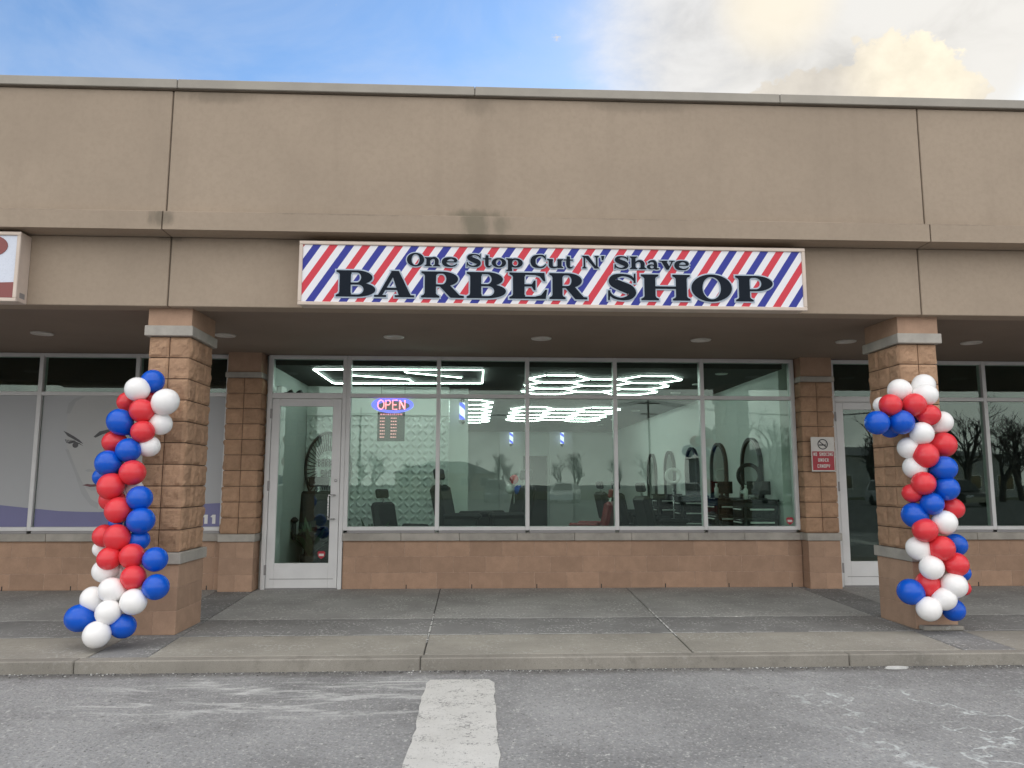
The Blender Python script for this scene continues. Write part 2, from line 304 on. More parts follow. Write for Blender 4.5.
# ------------------------------------------------------------------ mesh helpers
class MB:
    """collects shapes with material slots, then links them as ONE object"""
    def __init__(s): s.v = []; s.f = []; s.m = []; s.mats = []; s.sm = []
    def mi(s, m):
        if m not in s.mats: s.mats.append(m)
        return s.mats.index(m)
    def add(s, vs, fs, m, smooth=False, mtx=None):
        o = len(s.v); k = s.mi(m)
        for v in vs: s.v.append(tuple(mtx @ Vector(v)) if mtx else tuple(v))
        for f in fs: s.f.append(tuple(i+o for i in f)); s.m.append(k); s.sm.append(smooth)
        return s
    def box(s, x0, x1, y0, y1, z0, z1, m, bev=0.0, mtx=None):
        if x0 > x1: x0, x1 = x1, x0
        if y0 > y1: y0, y1 = y1, y0
        if z0 > z1: z0, z1 = z1, z0
        if bev <= 0:
            vs = [(x0, y0, z0), (x1, y0, z0), (x1, y1, z0), (x0, y1, z0), (x0, y0, z1), (x1, y0, z1), (x1, y1, z1), (x0, y1, z1)]
            return s.add(vs, [(3, 2, 1, 0), (4, 5, 6, 7), (0, 1, 5, 4), (1, 2, 6, 5), (2, 3, 7, 6), (3, 0, 4, 7)], m, False, mtx)
        b = min(bev, (x1-x0)/2.01, (y1-y0)/2.01, (z1-z0)/2.01)
        X = (x0, x1); Y = (y0, y1); Z = (z0, z1); vs = []; idx = {}
        for i in (0, 1):
            for j in (0, 1):
                for k in (0, 1):
                    sx, sy, sz = (1 if i == 0 else -1), (1 if j == 0 else -1), (1 if k == 0 else -1)
                    for ax in range(3):
                        p = [X[i]+sx*b, Y[j]+sy*b, Z[k]+sz*b]; p[ax] = (X[i], Y[j], Z[k])[ax]
                        idx[(i, j, k, ax)] = len(vs); vs.append(tuple(p))
        fs = []
        for ax in range(3):
            a, c = [q for q in range(3) if q != ax]
            for e in (0, 1):
                q = []
                for (u, w) in ((0, 0), (1, 0), (1, 1), (0, 1)):
                    t = [0, 0, 0]; t[ax] = e; t[a] = u; t[c] = w; q.append(idx[(*t, ax)])
                fs.append(q)
            for u in (0, 1):
                for w in (0, 1):
                    t0 = [0, 0, 0]; t1 = [0, 0, 0]; t0[ax] = 0; t1[ax] = 1
                    for t in (t0, t1): t[a] = u; t[c] = w
                    fs.append([idx[(*t0, a)], idx[(*t1, a)], idx[(*t1, c)], idx[(*t0, c)]])
        for i in (0, 1):
            for j in (0, 1):
                for k in (0, 1): fs.append([idx[(i, j, k, 0)], idx[(i, j, k, 1)], idx[(i, j, k, 2)]])
        cen = Vector(((x0+x1)/2, (y0+y1)/2, (z0+z1)/2)); out = []
        for f in fs:
            p = [Vector(vs[t]) for t in f]; n = (p[1]-p[0]).cross(p[2]-p[0]); c_ = sum(p, Vector())/len(p)
            out.append(f if n.dot(c_-cen) > 0 else f[::-1])
        return s.add(vs, out, m, False, mtx)
    def tube(s, pts, r, m, seg=8, r1=None, closed=False, cap=True):
        pts = [Vector(p) for p in pts]; n = len(pts); vs = []; fs = []
        prev = None
        for i, p in enumerate(pts):
            if closed: t = pts[(i+1) % n]-pts[i-1]
            else: t = pts[min(i+1, n-1)]-pts[max(i-1, 0)]
            t = t.normalized() if t.length > 1e-9 else Vector((0, 0, 1))
            if prev is None:
                a = t.cross(Vector((0, 0, 1)))
                if a.length < 1e-3: a = t.cross(Vector((0, 1, 0)))
                a.normalize()
            else:
                a = prev-t*prev.dot(t)
                a = a.normalized() if a.length > 1e-6 else prev
            prev = a; b = t.cross(a)
            rr = r if r1 is None else r+(r1-r)*i/max(1, n-1)
            for k in range(seg):
                q = 2*math.pi*k/seg; vs.append(p+a*(math.cos(q)*rr)+b*(math.sin(q)*rr))
        for i in range(n if closed else n-1):
            for k in range(seg):
                j = (i+1) % n
                fs.append((i*seg+k, i*seg+(k+1) % seg, j*seg+(k+1) % seg, j*seg+k))
        if not closed and cap: fs.append(tuple(range(seg))[::-1]); fs.append(tuple((n-1)*seg+k for k in range(seg)))
        return s.add(vs, fs, m, True)
    def lathe(s, prof, m, seg=24, mtx=None, smooth=True):
        vs = []; fs = []
        for (r, z) in prof:
            for k in range(seg):
                q = 2*math.pi*k/seg; vs.append((r*math.cos(q), r*math.sin(q), z))
        for i in range(len(prof)-1):
            for k in range(seg): fs.append((i*seg+k, i*seg+(k+1) % seg, (i+1)*seg+(k+1) % seg, (i+1)*seg+k))
        if prof[0][0] > 1e-6: fs.append(tuple(range(seg))[::-1])
        if prof[-1][0] > 1e-6: fs.append(tuple((len(prof)-1)*seg+k for k in range(seg)))
        return s.add(vs, fs, m, smooth, mtx)
    def prism(s, outer, m, y0, y1, holes=(), mtx=None):
        """polygon in (x, z) extruded from y0 (front) to y1 (back)"""
        loops = [list(outer)]+[list(h) for h in holes]
        def area(l): return sum(l[i][0]*l[(i+1) % len(l)][1]-l[(i+1) % len(l)][0]*l[i][1] for i in range(len(l)))
        loops = [l if (area(l) > 0) == (i == 0) else l[::-1] for i, l in enumerate(loops)]
        flat = [p for l in loops for p in l]; n = len(flat)
        tri = tessellate_polygon([[Vector((p[0], p[1], 0)) for p in l] for l in loops])
        vs = [(p[0], y0, p[1]) for p in flat]+[(p[0], y1, p[1]) for p in flat]; fs = []
        for t in tri:
            a, b, c = [Vector((flat[i][0], flat[i][1])) for i in t]
            ar = (b.x-a.x)*(c.y-a.y)-(c.x-a.x)*(b.y-a.y)
            t = tuple(t) if ar > 0 else tuple(t)[::-1]
            fs.append(t); fs.append(tuple(i+n for i in t[::-1]))
        o = 0
        for l in loops:
            k = len(l)
            for i in range(k):
                a, b = o+i, o+(i+1) % k; fs.append((b, a, a+n, b+n))
            o += k
        return s.add(vs, fs, m, False, mtx)
    def build(s, name, parent=None, loc=None):
        me = bpy.data.meshes.new(name); me.from_pydata(s.v, [], s.f); me.update()
        for m in s.mats: me.materials.append(MT[m] if isinstance(m, str) else m)
        me.polygons.foreach_set('material_index', s.m); me.polygons.foreach_set('use_smooth', s.sm)
        o = bpy.data.objects.new(name, me); col.objects.link(o)
        if parent: o.parent = parent
        if loc: o.location = loc
        return o
def tag(o, label=None, cat=None, group=None, kind=None):
    if label: o['label'] = label
    if cat: o['category'] = cat
    if group: o['group'] = group
    if kind: o['kind'] = kind
    return o
def thing(name, label, cat, loc=(0, 0, 0), group=None, rz=0.0):
    o = bpy.data.objects.new(name, None); col.objects.link(o); o.location = loc; o.rotation_euler.z = rz
    o.empty_display_size = 0.1
    return tag(o, label, cat, group)
def kids(o): return [c for c in bpy.data.objects if c.parent == o]
def copy_tree(o, parent=None):
    c = o.copy(); col.objects.link(c)
    if parent: c.parent = parent
    for ch in kids(o): copy_tree(ch, c)
    return c
def circ(cx, cz, rx, rz, n=32, a0=0, a1=360):
    return [(cx+rx*math.cos(R(a0+(a1-a0)*i/n)), cz+rz*math.sin(R(a0+(a1-a0)*i/n))) for i in range(n if a1-a0 == 360 else n+1)]

# ------------------------------------------------------------------ ground
RZ = -0.095
g = MB(); g.add([(-400, -400, RZ), (400, -400, RZ), (400, 400, RZ), (-400, 400, RZ)], [(0, 1, 2, 3)], 'asphalt')
tag(g.build('parking_lot'), kind='structure')
def slab(mb, poly, m, top=0.0, th=0.09, bev=0.006):
    cx = sum(p[0] for p in poly)/len(poly); cy_ = sum(p[1] for p in poly)/len(poly); n = len(poly)
    ins = []
    for i in range(n):
        a, b, c = Vector(poly[i-1]), Vector(poly[i]), Vector(poly[(i+1) % n])
        d1 = (a-b).normalized(); d2 = (c-b).normalized(); ins.append(tuple(b+(d1+d2)*bev))
    vs = [(p[0], p[1], top-th) for p in poly]+[(p[0], p[1], top-bev) for p in poly]+[(p[0], p[1], top) for p in ins]
    fs = [tuple(range(2*n, 3*n))]
    for i in range(n):
        j = (i+1) % n
        fs.append((i, j, n+j, n+i)); fs.append((n+i, n+j, 2*n+j, 2*n+i))
    mb.add(vs, fs, m)
BX0, BX1 = -17.556, 19.02
PX = [-10.241, -2.926, 4.389, 11.704]
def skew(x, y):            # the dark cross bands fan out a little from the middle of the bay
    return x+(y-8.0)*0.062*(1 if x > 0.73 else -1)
g = MB(); g.box(BX0, BX1, 6.33, 10.6, -0.09, -0.014, 'groove')
tag(g.build('sidewalk_bed'), kind='structure')
light, dark, grey = MB(), MB(), MB()
edges = [BX0]
for px in PX: edges += [px-0.235, px+0.235]
edges.append(BX1)
G = 0.005
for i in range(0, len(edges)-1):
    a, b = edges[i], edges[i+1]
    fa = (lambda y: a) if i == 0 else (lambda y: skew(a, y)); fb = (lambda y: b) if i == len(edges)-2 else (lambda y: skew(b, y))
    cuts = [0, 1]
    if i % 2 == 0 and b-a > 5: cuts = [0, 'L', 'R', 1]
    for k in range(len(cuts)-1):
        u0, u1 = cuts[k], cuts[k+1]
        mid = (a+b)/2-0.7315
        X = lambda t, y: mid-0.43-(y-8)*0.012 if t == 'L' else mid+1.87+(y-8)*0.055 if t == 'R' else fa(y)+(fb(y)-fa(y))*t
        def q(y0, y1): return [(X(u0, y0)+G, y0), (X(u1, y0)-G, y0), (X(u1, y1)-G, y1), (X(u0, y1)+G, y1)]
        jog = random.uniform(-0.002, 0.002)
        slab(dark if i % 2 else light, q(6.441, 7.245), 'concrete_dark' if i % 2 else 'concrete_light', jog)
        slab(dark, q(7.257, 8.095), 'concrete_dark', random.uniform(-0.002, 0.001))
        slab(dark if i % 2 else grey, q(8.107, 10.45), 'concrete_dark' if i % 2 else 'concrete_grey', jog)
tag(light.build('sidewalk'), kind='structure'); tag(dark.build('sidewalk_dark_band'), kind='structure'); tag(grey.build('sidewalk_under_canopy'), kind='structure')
kb = MB(); xs = BX0
for x1 in [-10.1, -6.9, -3.1, -0.43, 3.03, 6.2, 9.6, 13.0, BX1]:
    kb.box(xs+0.003, x1-0.003, 6.315, 6.438, -0.2, 0.001, 'kerb', 0.009); xs = x1
tag(kb.build('kerb'), kind='structure')
# dried salt along the slab joints
st = MB()
for (y, w) in ((7.251, 0.016), (8.101, 0.014)):
    x = -9.0
    while x < 11:
        L = random.uniform(0.05, 0.5)
        if random.random() < 0.8:
            n = 6; up_ = [(x+L*i/n, y+w*random.uniform(0.15, 0.7)) for i in range(n+1)]; dn = [(x+L*i/n, y-w*random.uniform(0.15, 0.7)) for i in range(n+1)]
            pl = dn+up_[::-1]; st.add([(p[0], p[1], 0.004) for p in pl], [tuple(range(len(pl)))], 'salt')
        x += L+random.uniform(0.0, 0.15)
for (fx, y0, y1) in ((lambda y: -0.43-(y-8)*0.012, 6.9, 8.3), (lambda y: 1.87+(y-8)*0.055, 6.95, 8.5)):
    y = y0
    while y < y1:
        L = random.uniform(.04, .2); w = random.uniform(.004, .011)
        if random.random() < .85: st.add([(fx(y)-w, y, .004), (fx(y)+w*.7, y, .004), (fx(y+L)+w, y+L, .004), (fx(y+L)-w*.6, y+L, .004)], [(0, 1, 2, 3)], 'salt')
        y += L+random.uniform(0, .05)
tag(st.build('salt_lines'), kind='stuff')
def rock(mb, x, y, z, r, m):
    vs = [(r*random.uniform(.6, 1.1)*a+x, r*random.uniform(.6, 1.1)*b+y, max(0, r*random.uniform(.4, .8)*c)+z) for a, b, c in ((1, 0, .3), (0, 1, .3), (-1, 0, .3), (0, -1, .3), (0, 0, 1))]
    mb.add(vs, [(0, 1, 4), (1, 2, 4), (2, 3, 4), (3, 0, 4)], m)
gr = MB()
for i in range(1500): rock(gr, random.uniform(-5.5, 6.5), 6.31-abs(random.gauss(0, 0.05))-0.004, RZ, random.uniform(0.003, 0.011), random.choice(['salt', 'kerb', 'concrete_grey', 'groove', 'groove']))
for i in range(500): rock(gr, random.uniform(-5, 6), random.uniform(4.0, 6.2), RZ, random.uniform(0.002, 0.006), random.choice(['salt', 'concrete_grey', 'groove']))
tag(gr.build('gravel'), kind='stuff')
gs = MB()
for i in range(1500):
    y = 10.25-abs(random.gauss(0, 0.7)); x = random.uniform(-6.5, 7.5)
    if y > 6.4: rock(gs, x, y, 0.002, random.uniform(0.0025, 0.007), 'salt')
tag(gs.build('salt_grains'), kind='stuff')
# parking stripe: worn thick white paint
m, nt, b = new_mat('road_paint'); p = POS(nt)
w = M_(nt, 'ADD', M_(nt, 'MULTIPLY', NOI(nt, p, 60, 5, 0.75), 0.6), M_(nt, 'MULTIPLY', NOI(nt, p, 7, 5, 0.7), 0.4))
c = MIX(nt, RMP(nt, w, 0.52, 0.60), MIX(nt, NOI(nt, p, 5, 5, 0.6), (0.50, 0.49, 0.46), (0.70, 0.69, 0.66)), (0.21, 0.205, 0.20))
nt.links.new(c, b.inputs['Base Color']); b.inputs['Roughness'].default_value = 0.85; BUMP(nt, b, NOI(nt, p, 90, 4, 0.7), 0.5, 0.008); MT['road_paint'] = m
ps = MB()
def stripe(mb, xa, xb, y0, y1):
    n = 60
    lf = [(xa+(0.02*(1-i/n))-0.02+random.uniform(-0.010, 0.010)+0.012*mnoise.noise((i*0.4, 3, xa)), y1+(y0-y1)*i/n) for i in range(n+1)]
    rg = [(xb+random.uniform(-0.008, 0.008)+0.010*mnoise.noise((i*0.4, 9, xa)), y1+(y0-y1)*i/n) for i in range(n+1)]
    lf[0] = (lf[0][0]+0.02, y1-0.01); rg[0] = (rg[0][0]-0.03, y1-0.012)
    vs = [(q[0], q[1], RZ+0.004) for q in lf]+[(q[0], q[1], RZ+0.004) for q in rg]
    mb.add(vs, [(i, i+1, n+2+i, n+1+i) for i in range(n)], 'road_paint')
stripe(ps, -0.357, 0.137, -1.0, 6.03)
for k in (-2, -1, 1, 2, 3): stripe(ps, -0.357+k*4.9, 0.137+k*4.9, -1.0, 6.03)
tag(ps.build('parking_stripe_marking'), kind='structure')
sp = MB(); sp.prism([(-0.10, -0.02), (-0.03, -0.035), (0.06, -0.03), (0.10, 0.0), (0.03, 0.03), (-0.06, 0.025)], 'salt', 0, 0.012, mtx=Matrix.Translation((3.37, 6.235, RZ+0.014)) @ Matrix.Rotation(R(-90), 4, 'X'))
tag(sp.build('plaster_scrap'), 'small flat white scrap lying on the asphalt against the kerb', 'scrap')

# ------------------------------------------------------------------ the building
B = thing('strip_mall_building', 'beige stucco strip mall building with block pillars and a deep canopy', 'building', (0.73, 10.3, 0))
BI = Matrix.Translation((-0.73, -10.3, 0))
def part(mb, name, parent=None, label=None):
    o = mb.build(name, parent or B)
    if parent is None: o.matrix_parent_inverse = BI
    if label: o['label'] = label
    return o
cuts = [BX0]+PX+[BX1]
uf, lip, band, cop = MB(), MB(), MB(), MB()
for i in range(len(cuts)-1):
    a, b = cuts[i]+(0.007 if i else 0), cuts[i+1]-(0.007 if i < len(cuts)-2 else 0)
    uf.box(a, b, 7.095, 8.2, 3.887, 5.10, 'stucco', 0.006)
    lip.prism([(7.015, 3.70), (7.40, 3.70), (7.40, 3.885), (7.04, 3.885), (7.015, 3.872)], 'stucco_lip', a, b, mtx=Matrix(((0, 1, 0, 0), (1, 0, 0, 0), (0, 0, 1, 0), (0, 0, 0, 1))))
    band.box(a, b, 7.245, 7.45, 3.024, 3.698, 'stucco_band', 0.006)
uf.box(BX0+.02, BX1-.02, 7.112, 8.1, 3.9, 5.09, 'joint'); lip.box(BX0+.02, BX1-.02, 7.03, 7.39, 3.705, 3.87, 'joint'); band.box(BX0+.02, BX1-.02, 7.262, 7.44, 3.03, 3.69, 'joint')
part(uf, 'upper_fascia'); part(lip, 'fascia_ledge'); part(band, 'lower_fascia')
x = BX0-0.02; nx = [-14.8, -11.8, -8.8, -5.85, -2.88, -0.04, 2.98, 5.95, 8.9, 11.9, 14.9, BX1+0.02]
for b in nx:
    cop.box(x+0.002, b-0.002, 7.052, 8.25, 5.108, 5.20, 'coping', 0.006); x = b
cop.box(BX0, BX1, 7.075, 8.22, 5.10, 5.19, 'joint')
part(cop, 'coping')
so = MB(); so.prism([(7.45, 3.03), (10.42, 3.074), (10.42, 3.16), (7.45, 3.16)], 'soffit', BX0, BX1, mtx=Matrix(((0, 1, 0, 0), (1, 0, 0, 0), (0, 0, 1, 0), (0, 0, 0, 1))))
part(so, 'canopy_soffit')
rf = MB(); rf.box(BX0, BX1, 8.2, 24.5, 4.4, 4.55, 'roof'); rf.box(BX0, BX0+0.2, 10.45, 24.5, 0, 4.4, 'stucco_band'); rf.box(BX1-0.2, BX1, 10.45, 24.5, 0, 4.4, 'stucco_band'); rf.box(BX0+.2, BX1-.2, 24.25, 24.5, 0, 4.4, 'stucco_band')
rf.box(BX0, BX0+.3, 8.2, 10.45, 3.2, 4.4, 'stucco_band'); rf.box(BX1-.3, BX1, 8.2, 10.45, 3.2, 4.4, 'stucco_band'); rf.box(BX0+.2, BX1-.2, 10.43, 10.6, 3.09, 4.4, 'stucco_band')
part(rf, 'roof')

# blocks
def split_unit(mb, w, h, d, mtx, m='split_block'):
    nx_, nz_ = 8, 8; vs = []; fs = []; sx = random.uniform(0, 99)
    for j in range(nz_+1):
        for i in range(nx_+1):
            x = w*i/nx_; z = h*j/nz_
            ed = min(i, nx_-i, j, nz_-j)
            dis = 0.0 if ed == 0 else 0.012+0.016*mnoise.fractal((x*11+sx, z*11, sx), 1.0, 2.0, 4)+random.uniform(-0.0025, 0.0025)
            vs.append((x, -dis, z))
    for j in range(nz_):
        for i in range(nx_): a = j*(nx_+1)+i; fs.append((a, a+1, a+nx_+2, a+nx_+1))
    o = len(vs); vs += [(0, d, 0), (w, d, 0), (w, d, h), (0, d, h)]
    bl = [i for i in range(nx_+1)]; rl = [j*(nx_+1)+nx_ for j in range(nz_+1)]; tl = [nz_*(nx_+1)+i for i in range(nx_, -1, -1)]; ll = [j*(nx_+1) for j in range(nz_, -1, -1)]
    fs.append(tuple(bl[::-1])+(o, o+1)); fs.append(tuple(rl[::-1])+(o+1, o+2)); fs.append(tuple(tl[::-1])+(o+2, o+3)); fs.append(tuple(ll[::-1])+(o+3, o))
    mb.add(vs, fs, m, False, mtx)
def split_face(mb, p0, ang, units, uw, z0, courses, ch, gap=0.009, d=0.04):
    """face whose left bottom corner is p0 (x, y), running along angle ang, seen from its outside"""
    for c in range(courses):
        for k in range(units):
            mt = Matrix.Translation((p0[0], p0[1], z0+c*ch)) @ Matrix.Rotation(ang, 4, 'Z') @ Matrix.Translation((k*uw+gap/2, 0, gap/2))
            split_unit(mb, uw-gap, ch-gap, d, mt)
def block_run(mb, x0, x1, y0, y1, z0, z1, courses, L, m='smooth_block', core='mortar_light', gap=0.006, off=0.0, core_in=0.0025):
    ch = (z1-z0)/courses
    for c in range(courses):
        x = x0-(off+(L/2 if c % 2 else 0)) % L
        while x < x1-1e-4:
            a, b = max(x, x0), min(x+L, x1)
            if b-a > 0.03: mb.box(a+gap/2, b-gap/2, y0, y1, z0+c*ch+gap/2, z0+(c+1)*ch-gap/2, m, 0.003)
            x += L
    mb.box(x0+0.003, x1-0.003, y0+core_in, y1-0.003, z0+0.001, z1-0.001, core)
def pillar(xc, y0, y1, hw, label, base_hw, bands, sides, zlo, ztop, plinth=False, back=True):
    body = MB()
    un = len(sides)
    zb0, zb1, zc0, zc1 = bands
    n = round((zc0-zb1)/0.2032); ch = (zc0-zb1)/n
    body.box(xc-hw+0.012, xc+hw-0.012, y0+0.012, y1-0.012, zb1-0.01, zc0+0.01, 'mortar_dark')
    split_face(body, (xc-hw, y0), 0, sides[0], 2*hw/sides[0], zb1, n, ch)
    sd = (y1-y0)/sides[1]
    split_face(body, (xc+hw, y0), R(90), sides[1], sd, zb1, n, ch)
    split_face(body, (xc-hw, y1), R(-90), sides[1], sd, zb1, n, ch)
    if back: split_face(body, (xc+hw, y1), R(180), sides[0], 2*hw/sides[0], zb1, n, ch)
    o = part(body, 'block_pillar', None, label)
    base = MB(); bw = base_hw; yb = y0-0.025; ye = y1+0.015 if back else y1
    ym = (yb+ye)/2
    for c in range(3):
        z0 = zlo+(zb0-zlo)*c/3; z1 = zlo+(zb0-zlo)*(c+1)/3
        xs_ = [xc-bw, xc, xc+bw] if c % 2 == 0 else [xc-bw, xc+bw]
        ys_ = [yb, ye] if c % 2 == 0 or not back else [yb, ym, ye]
        for i in range(len(xs_)-1):
            for j in range(len(ys_)-1): base.box(xs_[i]+.002*(i > 0), xs_[i+1]-.002*(i < len(xs_)-2), ys_[j]+.002*(j > 0), ys_[j+1]-.002*(j < len(ys_)-2), z0+0.002, z1-0.002, 'smooth_block', 0.003)
    base.box(xc-bw+0.003, xc+bw-0.003, yb+0.003, ye-0.003, zlo, zb0, 'mortar_light')
    tb = MB(); tb.box(xc-bw, xc+bw, yb, ye, zc1, ztop, 'smooth_block', 0.003); tb.build('top_block', o)
    if plinth: pb = MB(); pb.box(xc-0.19, xc+0.205, yb-0.10, yb-0.002, 0.0, 0.045, 'concrete_light', 0.012); pb.build('mortar_footing', o)
    base.build('smooth_base', o)
    for (a, b) in ((zb0, zb1), (zc0, zc1)):
        bd = MB(); bd.box(xc-bw-0.02, xc+bw+0.02, yb-0.028, ye+(0.03 if back else 0), a+0.002, b-0.002, 'cast_stone', 0.006); bd.build('stone_band', o)
for k, px in enumerate(PX):
    pillar(px, 7.36, 7.97, 0.19, None, 0.205, (0.628, 0.735, 2.752, 2.855), (2, 3), 0.0, 3.05, plinth=(k == 2))
for xc in (-10.35, -3.045, 4.60, 11.9):
    pillar(xc, 10.145, 10.42, 0.222, None, 0.215, (0.62, 0.72, 2.735, 2.81), (2, 1), 0.0, 3.09, back=False)

# walls under the windows
def base_wall(x0, x1):
    w = MB(); block_run(w, x0, x1, 10.315, 10.55, 0, 0.617, 3, 0.4267, off=0.049); x = 1.66-0.8534*20
    while x < x1-.05:
        if x > x0+.05: w.box(x-.006, x+.006, 10.311, 10.32, 0.0, 0.055, 'groove')
        x += .8534
    part(w, 'block_base_wall')
    s = MB(); x = x0
    while x < x1-0.01:
        b = min(x+0.76, x1); s.box(x+0.002, b-0.002, 10.262, 10.56, 0.619, 0.716, 'cast_stone', 0.005); x = b
    part(s, 'window_sill')
ZH, ZT, ZB = 3.068, 2.53, 0.735
def storefront(xs, name='shop_window', label=None, transom_glass='glass'):
    f = MB(); y0, y1 = 10.29, 10.405; mw = 0.027
    for i, x in enumerate(xs): f.box(x-mw, x+mw, y0, y1, ZB+.0155, ZH, 'aluminium', 0.004)
    for i in range(len(xs)-1):
        a, b = xs[i]+mw, xs[i+1]-mw
        f.box(a, b, y0+.002, y1, ZH-0.05, ZH, 'aluminium', 0.004); f.box(a, b, y0+.002, y1, ZT-0.025, ZT+0.025, 'aluminium', 0.004)
        f.box(a, b, y0-.004, y1, ZB+0.015, ZB+0.065, 'aluminium', 0.004); f.box(a, b, y0+0.012, y1, 0.717, ZB+0.014, 'aluminium_dark')
    o = part(f, name, None, label)
    gl = MB()
    for i in range(len(xs)-1):
        a, b = xs[i]+mw-.004, xs[i+1]-mw+.004
        for (z0, z1) in ((ZB+0.06, ZT-0.02), (ZT+0.02, ZH-0.045)): gl.box(a, b, 10.339, 10.347, z0, z1, 'glass')
    gl.build('glass_panes', o)
    return o
base_wall(-1.735, 4.378); storefront([-1.71, -0.5134, 0.6835, 1.8804, 3.0773, 4.335])
base_wall(-9.3, -3.28); storefront([-9.45, -8.22, -6.98, -5.735, -4.49, -3.30])
base_wall(6.02, 11.6); storefront([6.0, 7.06, 8.25, 9.45, 10.65, 11.62])
for (a, b) in ((BX0+.2, -10.55), (12.13, BX1-.2), (-10.14, -9.48)):
    ew = MB(); ew.box(a, b, 10.32, 10.5, 0, 3.07, 'stucco_band'); part(ew, 'plain_wall')

def door(x0, x1, label):
    """hinged on the left; x0/x1 are the outer edges of the frame"""
    f = MB(); y0, y1 = 10.29, 10.405
    f.box(x0, x0+0.06, y0, y1, 0, ZH, 'aluminium', 0.004); f.box(x1-0.055, x1-0.002, y0, y1, 0, ZH, 'aluminium', 0.004)
    f.box(x0+.06, x1-.055, y0+.002, y1, ZH-0.05, ZH, 'aluminium', 0.004); f.box(x0+.06, x1-.055, y0+.002, y1, ZT-0.045, ZT+0.03, 'aluminium', 0.004)
    f.box(x0+.06, x1-.055, y0+.004, y1+.1, 0.0, 0.012, 'aluminium_dark')
    fo = part(f, 'door_frame')
    gl = MB(); gl.box(x0+.055, x1-.05, 10.339, 10.347, ZT+.025, ZH-.045, 'glass'); gl.build('transom_glass', fo)
    a, b = x0+0.066, x1-0.061; z0, z1 = 0.016, ZT-0.05; ya, yb = 10.30, 10.345
    l = MB(); l.box(a, a+0.105, ya, yb, z0, z1, 'aluminium', 0.004); l.box(b-0.115, b, ya, yb, z0, z1, 'aluminium', 0.004)
    l.box(a+.105, b-.115, ya+.001, yb, z1-0.10, z1, 'aluminium', 0.004); l.box(a+.105, b-.115, ya+.001, yb, z0, 0.335, 'aluminium', 0.004)
    l.box(a+.05, b-.05, ya-.002, ya+.001, 0.13, 0.138, 'aluminium_dark')
    d = part(l, 'glass_door', None, label)
    gl = MB(); gl.box(a+.10, b-.11, 10.318, 10.326, 0.33, z1-.095, 'glass'); gl.build('glass_pane', d)
    for z in (0.25, 1.33, 2.28):
        h = MB(); h.box(a-0.022, a+0.004, ya-0.016, ya+0.01, z-0.065, z+0.065, 'aluminium_dark', 0.004); h.build('hinge', d)
    h = MB(); xh = b-0.125; h.tube([(b-0.055, ya, 1.21), (b-0.055, ya-0.06, 1.21), (xh, ya-0.075, 1.21), (xh, ya-0.075, 1.16), (xh, ya-0.075, 0.95), (xh, ya-0.075, 0.90), (b-0.055, ya-0.06, 0.90), (b-0.055, ya, 0.90)], 0.011, 'steel', 8); h.build('handle', d)
    k = MB(); k.lathe([(0.0, 0), (0.02, 0), (0.02, 0.014), (0.012, 0.02), (0, 0.02)], 'steel', 16, Matrix.Translation((b-0.05, ya+.001, 1.40)) @ Matrix.Rotation(R(90), 4, 'X')); k.build('lock_cylinder', d)
door(-2.778, -1.737, 'entrance door of the barber shop with a security sticker in its glass')
door(4.86, 5.97, 'entrance door of the neighbouring shop')

for x in (-8.6, -6.75, -4.92, -2.881, -0.961, 0.747, 2.63, 4.374, 5.908, 7.75, 9.6):
    l = MB(); l.lathe([(0.0, 0.012), (0.085, 0.012), (0.088, -0.004), (0.115, -0.008), (0.12, 0.004)], 'downlight', 28, Matrix.Translation((x, 8.79, 3.043))) if 'downlight' in MT else None
    if l is None or not l.v:
        MT['downlight'] = mat('downlight', (0.62, 0.58, 0.53), 0.4)
        l = MB(); l.lathe([(0.0, 0.012), (0.085, 0.012), (0.088, -0.004), (0.115, -0.008), (0.12, 0.004)], 'downlight', 28, Matrix.Translation((x, 8.79, 3.043)))
    part(l, 'recessed_light')

# interiors
MT['wall_paint'] = mat('wall_paint', (0.76, 0.79, 0.76), 0.7, 0, 0.03, 1.0)
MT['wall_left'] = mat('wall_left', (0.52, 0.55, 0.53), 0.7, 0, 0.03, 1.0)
MT['ceiling_black'] = mat('ceiling_black', (0.02, 0.021, 0.022), 0.8, 0, 0.1, 2.0)
MT['floor_tile'] = mat('floor_tile', (0.08, 0.078, 0.076), 0.35, 0, 0.15, 2.0)
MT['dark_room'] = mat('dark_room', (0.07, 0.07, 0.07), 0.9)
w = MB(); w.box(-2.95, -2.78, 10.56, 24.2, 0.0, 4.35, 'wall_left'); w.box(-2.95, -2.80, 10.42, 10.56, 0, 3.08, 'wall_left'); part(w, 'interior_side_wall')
w = MB(); w.box(4.25, 4.45, 10.56, 24.2, 0.0, 4.35, 'wall_paint'); part(w, 'interior_side_wall')
w = MB(); w.box(-2.78, 4.25, 24.0, 24.2, 0.0, 4.35, 'wall_paint'); part(w, 'interior_back_wall')
w = MB(); w.box(-2.78, 4.25, 10.42, 24.0, 2.952, 3.06, 'ceiling_black'); part(w, 'shop_ceiling')
w = MB(); w.box(-2.80, 4.33, 10.56, 24.0, -0.05, 0.008, 'floor_tile'); w.box(-2.70, -1.80, 10.41, 10.56, -0.05, 0.006, 'floor_tile'); part(w, 'shop_floor')
w = MB(); w.box(-2.78, -0.46, 12.72, 12.9, 0.0, 2.95, 'wall_paint'); part(w, 'partition_wall')
